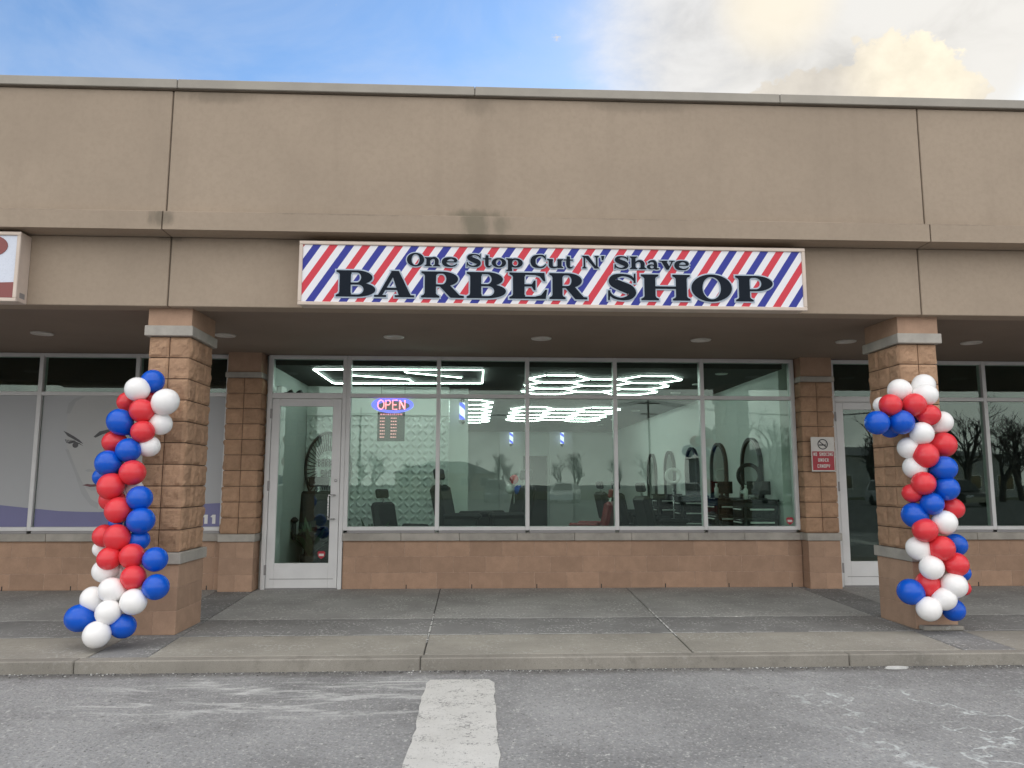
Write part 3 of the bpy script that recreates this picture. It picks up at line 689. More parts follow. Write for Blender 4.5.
for (a, b, ye, sx) in ((BX0+.2, -2.95, 15.0, -2.97), (4.46, BX1-.2, 17.0, 4.45)):
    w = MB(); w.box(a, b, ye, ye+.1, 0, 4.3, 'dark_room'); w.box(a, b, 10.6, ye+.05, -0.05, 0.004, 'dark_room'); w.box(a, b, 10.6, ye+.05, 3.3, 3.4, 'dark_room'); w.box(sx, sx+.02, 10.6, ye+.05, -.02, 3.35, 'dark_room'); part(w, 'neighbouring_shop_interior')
# lighter pilasters and a doorway on the back wall
for (a, b) in ((0.72, 1.43), (2.27, 3.0)):
    w = MB(); w.box(a, b, 23.85, 23.998, 0, 2.95, 'white_plastic'); part(w, 'wall_pilaster')
w = MB(); w.box(1.47, 2.20, 23.94, 23.998, 0.01, 2.2, 'black'); part(w, 'interior_door')

# ------------------------------------------------------------------ lettering
def arc(cx, cy, rx, ry, a0, a1, n=12): return [(cx+rx*math.cos(R(a0+(a1-a0)*i/n)), cy+ry*math.sin(R(a0+(a1-a0)*i/n))) for i in range(n+1)]
def stem(x0, x1, y0=0.0, y1=1.0, bot=True, top=True, ov=0.13, sh=0.075, ovl=None, ovr=None):
    ol = ov if ovl is None else ovl; orr = ov if ovr is None else ovr
    p = []
    if bot: p += [(x0-ol, y0), (x1+orr, y0), (x1+orr, y0+sh*0.8), (x1+0.03, y0+sh+0.03), (x1, y0+sh+0.09)]
    else: p += [(x0, y0), (x1, y0)]
    if top: p += [(x1, y1-sh-0.09), (x1+0.03, y1-sh-0.03), (x1+orr, y1-sh*0.8), (x1+orr, y1), (x0-ol, y1), (x0-ol, y1-sh*0.8), (x0-0.03, y1-sh-0.03), (x0, y1-sh-0.09)]
    else: p += [(x1, y1), (x0, y1)]
    if bot: p += [(x0, y0+sh+0.09), (x0-0.03, y0+sh+0.03), (x0-ol, y0+sh*0.8)]
    return (p, [])
def half(xs, cx, y0, y1, xo, xi, t):
    m = (y0+y1)/2; ry = (y1-y0)/2
    o = arc(cx, m, xo-cx, ry, 90, -90, 20); i = arc(cx, m, xi-cx, ry-t, -90, 90, 20)
    return ([(xs, y1)]+o+[(xs, y0), (xs, y0+t)]+i+[(xs, y1-t)], [])
def ring(cx, cy, rx, ry, hx, hy): return (circ(cx, cy, rx, ry, 40), [circ(cx, cy, hx, hy, 32)])
def spline(pts, n=8):
    out = []
    for i in range(len(pts)-1):
        p = [pts[max(i-1, 0)], pts[i], pts[i+1], pts[min(i+2, len(pts)-1)]]
        for k in range(n):
            t = k/n
            out.append(tuple(0.5*(2*p[1][d]+(p[2][d]-p[0][d])*t+(2*p[0][d]-5*p[1][d]+4*p[2][d]-p[3][d])*t*t+(3*p[1][d]-p[0][d]-3*p[2][d]+p[3][d])*t**3) for d in range(3)))
    return out+[pts[-1]]
def stroke(pts):          # (x, y, width): a pen stroke of changing width
    q = spline(pts); lf = []; rg = []
    for i, (x, y, w) in enumerate(q):
        a = q[max(i-1, 0)]; b = q[min(i+1, len(q)-1)]; dx, dy = b[0]-a[0], b[1]-a[1]; L = math.hypot(dx, dy) or 1
        lf.append((x-dy/L*w/2, y+dx/L*w/2)); rg.append((x+dy/L*w/2, y-dx/L*w/2))
    return (lf+rg[::-1], [])
def P_(*p): return (list(p), [])
XH = 0.70
def arch(x0, x1, t=0.3): return stroke([(x0, 0.42, 0.08), (x0+(x1-x0)*0.35, 0.62, 0.13), (x0+(x1-x0)*0.75, 0.63, 0.2), (x1, 0.45, t), (x1, 0.2, t), (x1, 0.02, t)])
GL = {
 'B': (1.5, [stem(.14, .56, ovr=0), half(.4, .78, .46, 1.0, 1.38, .95, .075), half(.4, .82, 0.0, .535, 1.5, 1.05, .075)]),
 'A': (1.52, [P_((.13, .04), (.29, .04), (.80, .93), (.74, 1.0), (.66, 1.0)), P_((.62, 1.0), (.92, 1.0), (1.40, .04), (.94, .04)), P_((.32, .27), (.32, .35), (1.1, .35), (1.1, .27)), P_((0, 0), (.46, 0), (.46, .07), (0, .07)), P_((.78, 0), (1.52, 0), (1.52, .07), (.78, .07))]),
 'R': (1.6, [stem(.14, .56), half(.4, .78, .43, 1.0, 1.38, .94, .075), P_((.66, .47), (1.06, .49), (1.44, .09), (1.6, .07), (1.6, 0), (1.10, 0))]),
 'E': (1.38, [stem(.14, .56, ovr=0), P_((.5, 1), (1.28, 1), (1.32, .68), (1.25, .68), (1.12, .86), (.95, .92), (.5, .925)), P_((.5, .475), (.82, .475), (.90, .33), (.96, .33), (.96, .70), (.90, .70), (.82, .555), (.5, .555)), P_((.5, 0), (1.33, 0), (1.38, .35), (1.31, .35), (1.16, .14), (.95, .08), (.5, .075))]),
 'S': (1.22, [stroke([(1.07, .74, .06), (.92, .90, .10), (.62, .965, .09), (.32, .88, .20), (.26, .70, .30), (.52, .555, .36), (.86, .41, .36), (.98, .26, .28), (.86, .10, .18), (.56, .035, .09), (.26, .12, .10), (.13, .30, .06)]), P_((1.03, .66), (1.11, .66), (1.11, 1.02), (1.05, 1.02)), P_((.08, -.02), (.14, -.02), (.17, .36), (.08, .36))]),
 'H': (1.95, [stem(.14, .57), stem(1.38, 1.81), P_((.5, .45), (1.45, .45), (1.45, .54), (.5, .54))]),
 'O': (1.62, [ring(.81, .5, .81, .53, .37, .44)]),
 'P': (1.46, [stem(.14, .56), half(.4, .78, .40, 1.0, 1.46, 1.02, .075)]),
 'C': (1.4, [stroke([(1.28, .70, .08), (1.08, .93, .14), (.74, .965, .12), (.36, .80, .32), (.24, .5, .44), (.36, .2, .34), (.74, .04, .12), (1.08, .08, .12), (1.32, .28, .07)]), P_((1.22, .62), (1.30, .62), (1.30, 1.0), (1.22, 1.0))]),
 'N': (1.5, [stem(.14, .28, ov=.12), stem(1.2, 1.34, ov=.12), P_((.1, 1), (.56, 1), (1.34, .0), (1.1, .0), (.2, .95))]),
 'n': (1.2, [stem(.12, .42, 0, XH), arch(.36, .92), stem(.77, 1.07, 0, .2, True, False)]),
 'h': (1.2, [stem(.12, .42, 0, 1.0), arch(.36, .92), stem(.77, 1.07, 0, .2, True, False)]),
 'u': (1.2, [stem(.12, .42, .2, XH, False, True, ovl=.12, ovr=0), stroke([(.27, .3, .3), (.28, .16, .28), (.45, .04, .15), (.72, .07, .10), (.84, .25, .07)]), stem(.76, 1.06, 0, XH, True, True, ovl=0, ovr=.12)]),
 'e': (1.1, [stroke([(.98, .38, .26), (.90, .57, .20), (.62, .67, .11), (.28, .55, .28), (.17, .34, .34), (.28, .12, .24), (.62, .02, .11), (.9, .07, .10), (1.05, .2, .06)]), P_((.2, .32), (1.02, .32), (1.02, .40), (.2, .40))]),
 't': (.85, [stroke([(.42, .92, .24), (.40, .6, .30), (.40, .25, .30), (.46, .07, .20), (.64, .03, .10), (.80, .14, .05)]), P_((.05, .60), (.78, .60), (.78, .68), (.05, .68))]),
 'o': (1.15, [ring(.575, .345, .575, .37, .24, .27)]),
 'p': (1.25, [stem(.13, .42, -.3, XH, True, True, ovr=.02), (circ(.68, .345, .53, .365, 32), [circ(.66, .345, .22, .26, 28)])]),
 'a': (1.15, [stroke([(.18, .52, .16), (.40, .65, .13), (.68, .62, .2), (.78, .42, .28), (.78, .15, .28), (.90, .04, .14), (1.1, .06, .06)]), (circ(.42, .19, .38, .20, 28), [circ(.48, .19, .17, .12, 20)])]),
 'v': (1.15, [P_((.14, .66), (.52, .66), (.76, .2), (.66, -.02), (.52, -.02)), P_((.62, .0), (.70, .0), (1.04, .66), (.92, .66)), P_((0, .63), (.62, .63), (.62, .70), (0, .70)), P_((.74, .63), (1.15, .63), (1.15, .70), (.74, .70))]),
 "'": (.3, [P_((.05, 1.0), (.28, 1.0), (.20, .66), (.10, .66))]),
}
def offset(poly, d):
    q = [poly[i] for i in range(len(poly)) if math.hypot(poly[i][0]-poly[i-1][0], poly[i][1]-poly[i-1][1]) > 1e-5]
    ar = sum(q[i][0]*q[(i+1) % len(q)][1]-q[(i+1) % len(q)][0]*q[i][1] for i in range(len(q)))
    if ar < 0: q = q[::-1]
    out = []; n = len(q)
    for i in range(n):
        a, b, c = Vector(q[i-1]), Vector(q[i]), Vector(q[(i+1) % n])
        d1 = (b-a).normalized(); d2 = (c-b).normalized(); n1 = Vector((d1.y, -d1.x)); n2 = Vector((d2.y, -d2.x)); m_ = n1+n2
        if m_.length < 1e-3: m_ = n1
        m_.normalize(); k = 1/max(0.5, m_.dot(n1)); out.append(tuple(b+m_*d*min(k, 1.5)))
    return out
def put_text(mb, halo, spec, z0, h, y, m, mh, d):
    """spec: (letter, x0, x1) in metres; every letter is built in its own box"""
    k = 0
    for ch, x0, x1 in spec:
        w, comps = GL[ch]; sx = (x1-x0)/w
        for outer, holes in comps:
            t = lambda l: [(x0+a*sx, z0+b*h) for a, b in l]
            mb.prism(t(outer), m, y-0.0003*(k % 7), y+0.006, [t(x) for x in holes])
            if halo: halo.prism(offset(t(outer), d), mh, y+0.007-0.0003*(k % 7), y+0.012, [offset(t(x), -d*0.8) for x in holes])
            k += 1
def ux(u): return 0.684918+0.00948740*(u-550)+5.6389e-07*(u-550)**2       # measured letter edges along the sign, in metres
# sign panel stripes
m, nt, b = new_mat('sign_stripes'); p = POS(nt); s = N(nt, 'ShaderNodeSeparateXYZ'); nt.links.new(p, s.inputs[0])
ph = M_(nt, 'FRACT', M_(nt, 'DIVIDE', M_(nt, 'ADD', M_(nt, 'SUBTRACT', s.outputs[0], M_(nt, 'MULTIPLY', M_(nt, 'SUBTRACT', s.outputs[2], 3.05), 0.66)), 20*0.3045+1.632+0.031-0.07), 0.3045))
isb = M_(nt, 'LESS_THAN', ph, 0.255); isr = M_(nt, 'MULTIPLY', M_(nt, 'GREATER_THAN', ph, 0.5), M_(nt, 'LESS_THAN', ph, 0.755))
c = MIX(nt, isr, MIX(nt, isb, (0.80, 0.80, 0.84), (0.035, 0.045, 0.30)), (0.62, 0.05, 0.075))
nt.links.new(c, b.inputs['Base Color']); b.inputs['Roughness'].default_value = 0.45; b.inputs['Specular IOR Level'].default_value = 0.25; MT['sign_stripes'] = m
MT['sign_frame'] = mat('sign_frame', (0.62, 0.52, 0.44), 0.5, 0, 0.08, 3)
MT['sign_ink'] = mat('sign_ink', (0.006, 0.011, 0.020), 0.6, 0, 0.05, 3, spec=0.15)
MT['sign_halo'] = mat('sign_halo', (0.42, 0.50, 0.60), 0.3, 0, 0.05, 3)
def sign_box(t, x0, x1, z0, z1, inv, right_cap=True):
    c = MB(); c.box(x0+.012, x1-.012, 7.075, 7.243, z0+.012, z1+.008, 'sign_frame', 0.006)
    for xx in (x0+.011, x1-.012): c.box(xx, xx+.001, 7.12, 7.2, z0+.05, z0+.10, 'aluminium_dark')
    o = c.build('cabinet', t); o.matrix_parent_inverse = inv
    f = MB(); w = 0.034
    f.box(x0, x1, 7.045, 7.074, z1-w, z1, 'sign_frame', .005); f.box(x0, x1, 7.045, 7.074, z0, z0+w, 'sign_frame', .005)
    f.box(x0, x0+w, 7.046, 7.074, z0+w, z1-w, 'sign_frame', .005); f.box(x1-w, x1, 7.046, 7.074, z0+w, z1-w, 'sign_frame', .005)
    f.build('frame', t).matrix_parent_inverse = inv
    return o
BS = thing('shop_sign', 'long striped barber shop sign box with dark serif lettering on the fascia', 'sign', (0.74, 7.15, 3.01))
inv = Matrix.Translation((-0.74, -7.15, -3.01))
sign_box(BS, -1.668, 3.153, 3.008, 3.622, inv)
pn = MB(); pn.box(-1.636, 3.121, 7.060, 7.074, 3.04, 3.59, 'sign_stripes'); pn = pn.build('striped_panel', BS); pn.matrix_parent_inverse = inv
big, halo = MB(), MB()
put_text(big, halo, [('B', ux(336), ux(375.7)), ('A', ux(374.5), ux(414.5)), ('R', ux(421), ux(464)), ('B', ux(466.4), ux(506)), ('E', ux(509), ux(547)), ('R', ux(549), ux(587)), ('S', ux(605.6), ux(638.4)), ('H', ux(640.6), ux(690)), ('O', ux(691), ux(731.5)), ('P', ux(735), ux(772.4))], 3.093, 0.25, 7.046, 'sign_ink', 'sign_halo', 0.014)
put_text(big, halo, [('O', ux(406.5), ux(424)), ('n', ux(424.5), ux(440)), ('e', ux(441.5), ux(457.4)), ('S', ux(465.3), ux(482)), ('t', ux(482), ux(492)), ('o', ux(491.5), ux(506)), ('p', ux(506), ux(523.3)), ('C', ux(530), ux(547)), ('u', ux(547), ux(563.5)), ('t', ux(563), ux(574)), ('N', ux(582), ux(599.5)), ("'", ux(600.5), ux(605)), ('S', ux(613.5), ux(630)), ('h', ux(630), ux(646.5)), ('a', ux(646.5), ux(660)), ('v', ux(659.5), ux(675)), ('e', ux(674.5), ux(689.5))], 3.394, 0.123, 7.046, 'sign_ink', 'sign_halo', 0.011)
o = big.build('lettering', BS); o.matrix_parent_inverse = inv
o = halo.build('letter_outline', BS); o.matrix_parent_inverse = inv

NS = thing('shop_sign', 'cream framed sign box at the fascia end with a dark red band on pale panel', 'sign', (-5.7, 7.15, 3.01)); inv2 = Matrix.Translation((5.7, -7.15, -3.01))
sign_box(NS, -7.2, -4.205, 3.008, 3.665, inv2)
MT['sign_pale'] = mat('sign_pale', (0.62, 0.66, 0.75), 0.3, 0, 0.06, 1.5); MT['sign_red'] = mat('sign_red', (0.22, 0.05, 0.045), 0.35, 0, 0.06, 3)
q = MB(); q.box(-7.17, -4.237, 7.06, 7.074, 3.04, 3.635, 'sign_pale'); q.build('panel', NS).matrix_parent_inverse = inv2
q = MB(); q.prism([(-7.16, 3.045), (-4.24, 3.045), (-4.24, 3.19), (-4.36, 3.185), (-4.6, 3.16), (-7.16, 3.12)], 'sign_red', 7.054, 7.0595); q.prism(circ(-4.47, 3.53, 0.15, 0.10, 24), 'sign_red', 7.055, 7.0595); q.build('printed_shape', NS).matrix_parent_inverse = inv2

# no smoking sign on the pier
MT['sign_white'] = mat('sign_white', (0.66, 0.64, 0.60), 0.4, 0, 0.06, 9); MT['no_red'] = mat('no_red', (0.40, 0.02, 0.035), 0.4, 0, 0.08, 9)
NO = thing('no_smoking_sign', 'white and red no smoking under canopy sign on the block pier', 'sign', (4.62, 10.11, 1.53)); inv3 = Matrix.Translation((-4.62, -10.11, -1.53))
q = MB(); q.box(4.465, 4.785, 10.085, 10.092, 1.528, 1.988, 'sign_white', 0.003); q.box(4.5, 4.75, 10.092, 10.125, 1.6, 1.9, 'black'); q.build('plate', NO).matrix_parent_inverse = inv3
q = MB(); q.box(4.479, 4.771, 10.0825, 10.0845, 1.545, 1.795, 'no_red'); q.build('red_field', NO).matrix_parent_inverse = inv3
q = MB(); rg = circ(4.625, 1.89, 0.070, 0.070, 32); q.prism(rg, 'black', 10.0815, 10.0845, [circ(4.625, 1.89, 0.058, 0.058, 28)])
q.box(4.575, 4.655, 10.082, 10.0845, 1.872, 1.888, 'black'); q.box(4.659, 4.672, 10.082, 10.0845, 1.872, 1.888, 'black')
q.box(-.066, .066, 10.0805, 10.0815, -.006, .006, 'black', mtx=Matrix.Translation((4.625, 0, 1.89)) @ Matrix.Rotation(R(40), 4, 'Y'))
for i in range(6): q.box(4.668+.004*(i % 2), 4.672+.004*(i % 2), 10.082, 10.0845, 1.895+.006*i, 1.9+.006*i, 'black')
q.build('no_smoking_symbol', NO).matrix_parent_inverse = inv3
BLK = {'N': ["101", "111", "111", "111", "101"], 'O': ["111", "101", "101", "101", "111"], 'S': ["111", "100", "111", "001", "111"], 'M': ["101", "111", "111", "101", "101"], 'K': ["101", "110", "100", "110", "101"], 'I': ["111", "010", "010", "010", "111"], 'G': ["111", "100", "101", "101", "111"],
       'U': ["101", "101", "101", "101", "111"], 'D': ["110", "101", "101", "101", "110"], 'E': ["111", "100", "110", "100", "111"], 'R': ["110", "101", "110", "110", "101"], 'C': ["111", "100", "100", "100", "111"], 'A': ["111", "101", "111", "101", "101"], 'P': ["111", "101", "111", "100", "100"], 'Y': ["101", "101", "111", "010", "010"], 'B': ["110", "101", "110", "101", "110"], 'H': ["101", "101", "111", "101", "101"], '1': ["010", "110", "010", "010", "111"]}
def block_text(mb, txt, xc, z0, h, w, y0, y1, m):
    cw = w/(len(txt)*4-1); ch_ = h/5; x = xc-w/2
    for c_ in txt:
        if c_ != ' ':
            for r_, row in enumerate(BLK[c_]):
                a = 0
                while a < 3:
                    if row[a] == '1':
                        e = a
                        while e < 2 and row[e+1] == '1': e += 1
                        mb.box(x+a*cw, x+(e+1)*cw, y0, y1, z0+(4-r_)*ch_, z0+(5-r_)*ch_, m); a = e+1
                    else: a += 1
        x += 4*cw
q = MB(); block_text(q, 'NO SMOKING', 4.625, 1.735, 0.045, 0.265, 10.0805, 10.0822, 'sign_white'); block_text(q, 'UNDER', 4.625, 1.658, 0.045, 0.145, 10.0805, 10.0822, 'sign_white'); block_text(q, 'CANOPY', 4.625, 1.578, 0.045, 0.17, 10.0805, 10.0822, 'sign_white')
q.build('lettering', NO).matrix_parent_inverse = inv3

# ------------------------------------------------------------------ balloon garlands
def latex(name, c, sss):
    m, nt, b = new_mat(name); p = N(nt, 'ShaderNodeTexCoord').outputs['Object']
    lw = N(nt, 'ShaderNodeNewGeometry').outputs['Random Per Island']
    nt.links.new(MIX(nt, lw, mul(c, 0.88), mul(c, 1.08)), b.inputs['Base Color'])
    b.inputs['Roughness'].default_value = 0.27; b.inputs['Specular IOR Level'].default_value = 0.4; b.inputs['Subsurface Weight'].default_value = sss; b.inputs['Subsurface Radius'].default_value = (0.03, 0.03, 0.03); b.inputs['Subsurface Scale'].default_value = 0.6
    b.inputs['Coat Weight'].default_value = 0.08; b.inputs['Coat Roughness'].default_value = 0.08
    MT[name] = m
latex('balloon_red', (0.74, 0.045, 0.058), 0.3); latex('balloon_blue', (0.003, 0.098, 0.58), 0.2); latex('balloon_white', (0.90, 0.885, 0.875), 0.2)
L_B = [('b', -2.984, 7.16, 2.295, 0.1059), ('w', -3.075, 7.067, 2.211, 0.1116), ('w', -2.818, 7.059, 2.096, 0.1196), ('r', -3.233, 7.249, 2.113, 0.0975), ('r', -3.015, 7.052, 2.014, 0.1101), ('r', -3.036, 7.252, 2.152, 0.093), ('b', -3.197, 7.042, 1.911, 0.115), ('w', -2.878, 7.13, 1.906, 0.1048), ('r', -2.989, 7.031, 1.823, 0.104), ('r', -3.267, 7.11, 1.735, 0.1039), ('w', -2.961, 7.105, 1.7, 0.0995), ('b', -3.094, 7.009, 1.658, 0.1095), ('b', -3.251, 6.991, 1.539, 0.1151), ('r', -3.034, 6.978, 1.458, 0.114), ('b', -3.376, 7.161, 1.421, 0.0859), ('r', -3.202, 6.957, 1.342, 0.1159), ('w', -3.091, 7.143, 1.314, 0.0902), ('b', -2.941, 6.937, 1.236, 0.1103), ('r', -3.22, 7.025, 1.222, 0.1044), ('r', -3.107, 6.917, 1.135, 0.1131), ('b', -2.903, 6.898, 1.043, 0.1162), ('r', -3.228, 6.959, 0.912, 0.1001), ('r', -3.077, 6.865, 0.899, 0.1134), ('b', -2.933, 6.95, 0.871, 0.0914), ('b', -3.167, 7.082, 1.007, 0.0889), ('w', -3.282, 7.033, 0.793, 0.0746), ('r', -3.113, 6.824, 0.733, 0.0987), ('r', -2.929, 6.829, 0.748, 0.1058), ('b', -2.73, 6.822, 0.722, 0.1058), ('w', -3.171, 6.888, 0.622, 0.1029), ('w', -3.092, 6.99, 0.617, 0.0958), ('r', -2.887, 6.784, 0.577, 0.1047), ('b', -2.687, 6.763, 0.5, 0.1095), ('w', -3.044, 6.756, 0.478, 0.1048), ('w', -3.229, 6.826, 0.396, 0.1014), ('w', -2.851, 6.73, 0.386, 0.1085), ('w', -3.038, 6.704, 0.304, 0.1045), ('b', -3.303, 6.781, 0.247, 0.1154), ('b', -2.938, 6.762, 0.184, 0.1027), ('w', -3.094, 6.651, 0.138, 0.1106)]
R_B = [('w', 4.073, 7.169, 2.262, 0.1118), ('w', 4.311, 7.17, 2.315, 0.1092), ('w', 4.268, 7.079, 2.21, 0.1076), ('w', 3.942, 7.268, 2.13, 0.0828), ('r', 3.922, 7.078, 2.11, 0.1063), ('r', 4.153, 7.078, 2.112, 0.1112), ('r', 4.283, 7.077, 2.02, 0.1044), ('w', 4.463, 7.167, 1.957, 0.1057), ('b', 3.783, 7.077, 1.942, 0.1153), ('b', 4.018, 7.077, 1.948, 0.1174), ('b', 4.012, 7.266, 1.907, 0.097), ('w', 4.207, 7.076, 1.841, 0.1097), ('b', 4.25, 7.267, 1.966, 0.0875), ('w', 4.124, 7.165, 1.709, 0.105), ('r', 4.463, 7.165, 1.742, 0.1225), ('r', 4.229, 7.074, 1.639, 0.1168), ('w', 4.17, 7.163, 1.524, 0.1104), ('b', 4.393, 7.073, 1.514, 0.1176), ('w', 4.416, 7.263, 1.464, 0.0917), ('r', 4.189, 7.072, 1.376, 0.1106), ('r', 4.128, 7.161, 1.28, 0.09), ('b', 4.406, 7.071, 1.326, 0.1144), ('b', 4.257, 7.07, 1.187, 0.1065), ('r', 4.51, 7.16, 1.141, 0.0994), ('b', 4.138, 7.159, 1.074, 0.1207), ('w', 4.361, 7.069, 1.012, 0.1137), ('r', 4.172, 7.068, 0.943, 0.1134), ('w', 4.154, 7.157, 0.768, 0.1126), ('r', 4.316, 7.067, 0.775, 0.1196), ('b', 4.574, 7.257, 0.794, 0.1049), ('w', 4.21, 7.065, 0.604, 0.1099), ('r', 4.445, 7.066, 0.63, 0.1111), ('b', 4.615, 7.255, 0.531, 0.0807), ('r', 4.216, 7.154, 0.443, 0.1119), ('w', 4.407, 7.064, 0.442, 0.1199), ('r', 4.613, 7.254, 0.392, 0.071), ('b', 4.047, 7.153, 0.373, 0.1209), ('w', 4.305, 7.063, 0.321, 0.1057), ('w', 4.156, 7.062, 0.233, 0.1119), ('b', 4.442, 7.152, 0.209, 0.1041)]
def balloon_mesh(mb, r, m, axis, seed):
    rnd = random.Random(seed); prof = []; n = 15; st = rnd.uniform(1.0, 1.10)
    for i in range(n+1):
        a = math.pi*i/n; rr = r*math.sin(a); z = -r*math.cos(a)*st
        t = max(0, -z/(r*st)); k = t**3
        prof.append((rr*(1-0.24*k), z-r*0.12*k))
    zb = prof[0][1]; prof = [(0.0, zb-r*0.20), (r*0.10, zb-r*0.19), (r*0.075, zb-r*0.10), (r*0.05, zb-r*0.04)]+[(max(a, r*0.10) if i == 0 else a, b) for i, (a, b) in enumerate(prof)]
    q = Vector((0, 0, 1)).rotation_difference(axis).to_matrix().to_4x4()
    mb.lathe(prof, m, 26, q)
def garland(label, balls, base):
    t = thing('balloon_garland', label, 'balloon garland', base); bs = Vector(base)
    names = {'r': 'balloon_red', 'w': 'balloon_white', 'b': 'balloon_blue'}; words_ = {'r': 'red balloon', 'w': 'white balloon', 'b': 'blue balloon'}
    ctr = {}
    spine = []
    srt = sorted(balls, key=lambda q_: q_[3])
    for i in range(0, len(srt), 4):
        g_ = srt[i:i+4]; spine.append(Vector((sum(q_[1] for q_ in g_)/len(g_), sum(q_[2] for q_ in g_)/len(g_)+0.04, sum(q_[3] for q_ in g_)/len(g_))))
    for k, (c_, x, y, z, r) in enumerate(balls):
        pos = Vector((x, y, z)); near = min(spine, key=lambda s_: (s_-pos).length); ax = pos-near
        ax = ax.normalized() if ax.length > 0.02 else Vector((0, -1, 0))
        mb = MB(); balloon_mesh(mb, r*0.985, names[c_], ax, k); o = mb.build('balloon', t); o.location = pos-bs; o['label'] = words_[c_]
    mb = MB(); mb.tube([p_-bs for p_ in spine], 0.006, 'white_plastic', 6); mb.build('tie_line', t)
    return t
garland('leaning garland of red white and blue balloons trailing onto the sidewalk beside the filmed window', L_B, (-3.09, 6.9, 0.0))
garland('upright garland of red white and blue balloons on the pillar near the red sign', R_B, (4.22, 7.12, 0.0))

# ------------------------------------------------------------------ window films of the neighbouring shop
MT['film'] = mat('film', (0.425, 0.435, 0.445), 0.5, 0, 0.03, 0.8); MT['film_face'] = mat('film_face', (0.46, 0.465, 0.46), 0.5, 0, 0.04, 1.2); MT['film_shade'] = mat('film_shade', (0.385, 0.392, 0.40), 0.5, 0, 0.04, 2)
MT['film_purple'] = mat('film_purple', (0.18, 0.18, 0.34), 0.5, 0, 0.05, 1.5); MT['film_ink'] = mat('film_ink', (0.075, 0.075, 0.08), 0.5, 0, 0.1, 20); MT['film_lip'] = mat('film_lip', (0.15, 0.06, 0.07), 0.5, 0, 0.1, 9)
def film(x0, x1, label, wave, extra=None):
    t = thing('window_film', label, 'window film', ((x0+x1)/2, 10.335, 0.8), 'printed films on the neighbouring window'); iv = Matrix.Translation((-(x0+x1)/2, -10.335, -0.8))
    q = MB(); q.box(x0, x1, 10.3335, 10.360, 0.80, 2.505, 'film'); q.build('film_sheet', t).matrix_parent_inverse = iv
    q = MB(); q.prism([(x0+.002, .803)]+[(x1-.002, .803)]+[(x, z) for x, z in wave[::-1]], 'film_purple', 10.3310, 10.3330); q.build('purple_wave', t).matrix_parent_inverse = iv
    if extra: extra(t, iv)
def face(t, iv):
    q = MB(); q.prism([(-5.19, 2.50), (-5.30, 2.423), (-5.375, 2.251), (-5.37, 1.95), (-5.34, 1.80), (-5.27, 1.635), (-5.20, 1.5), (-5.163, 1.40), (-5.10, 1.25), (-5.0, 1.10), (-4.9, 1.03), (-4.525, 1.03), (-4.525, 2.50)], 'film_face', 10.3318, 10.3333)
    q.prism([(-5.391, 2.27), (-5.372, 2.40), (-5.30, 2.47), (-5.20, 2.50), (-5.16, 2.50), (-5.28, 2.43), (-5.345, 2.27)], 'film_shade', 10.3315, 10.3332)
    q.prism([(-5.37, 1.80), (-5.33, 1.80), (-5.24, 1.60), (-5.14, 1.40), (-5.0, 1.16), (-4.9, 1.10), (-4.9, 1.03), (-5.0, 1.08), (-5.12, 1.22), (-5.21, 1.45), (-5.29, 1.63)], 'film_shade', 10.3313, 10.3331)
    q.build('printed_face', t).matrix_parent_inverse = iv
    q = MB(); q.prism([(-5.411, 2.04), (-5.36, 2.02), (-5.27, 1.97), (-5.198, 1.923), (-5.143, 1.871), (-5.195, 1.889), (-5.27, 1.93), (-5.35, 1.972)], 'film_ink', 10.3306, 10.3320)
    q.prism([(-5.02, 1.966), (-4.949, 2.035), (-4.81, 2.069), (-4.72, 2.06), (-4.80, 2.03), (-4.908, 1.998), (-4.995, 1.953)], 'film_ink', 10.3306, 10.3320); q.build('eyebrow', t).matrix_parent_inverse = iv
    q = MB(); q.prism([(-5.36, 1.885), (-5.276, 1.915), (-5.19, 1.88), (-5.14, 1.84), (-5.19, 1.866), (-5.27, 1.885), (-5.32, 1.872)], 'film_ink', 10.3306, 10.3320); q.prism(circ(-5.245, 1.855, .038, .036, 18), 'film_ink', 10.3304, 10.3320)
    for k in range(7): x = -5.36+k*0.02; q.tube([(x, 10.3315, 1.885), (x-.02, 10.3315, 1.93-.002*k)], .004, 'film_ink', 5)
    q.build('eye', t).matrix_parent_inverse = iv
    q = MB(); q.prism([(-5.10, 1.525), (-5.06, 1.545), (-5.018, 1.54), (-4.965, 1.525), (-5.0, 1.506), (-5.06, 1.508)], 'film_shade', 10.3306, 10.3320); q.build('nose', t).matrix_parent_inverse = iv
    q = MB(); q.prism([(-5.12, 1.335), (-5.06, 1.352), (-5.0, 1.345), (-4.92, 1.352), (-4.83, 1.335), (-4.92, 1.318), (-5.02, 1.312)], 'film_lip', 10.3306, 10.3320); q.prism([(-5.09, 1.318), (-5.0, 1.309), (-4.9, 1.313), (-4.86, 1.32), (-4.92, 1.27), (-5.0, 1.265)], 'film_shade', 10.3308, 10.3321); q.build('mouth', t).matrix_parent_inverse = iv
def eleven(t, iv):
    q = MB()
    for x in (-3.535, -3.435): q.box(x, x+0.042, 10.3295, 10.3320, 0.838, 0.955, 'white_plastic'); q.prism([(x-.025, .925), (x+.001, .955), (x+.001, .92)], 'white_plastic', 10.3295, 10.3320)
    q.build('numerals', t).matrix_parent_inverse = iv
film(-9.41, -8.26, 'plain grey window film with a purple foot in the farthest pane', [(-9.408, 1.1), (-8.262, 1.2)])
film(-8.18, -7.02, 'plain grey window film with a sloping purple foot in an outer pane', [(-8.178, 1.2), (-7.022, 1.16)])
film(-6.94, -5.775, 'plain grey window film with a falling purple wave at its foot', [(-6.938, 1.15), (-6.147, 1.08), (-5.98, 1.062), (-5.777, 1.04)])
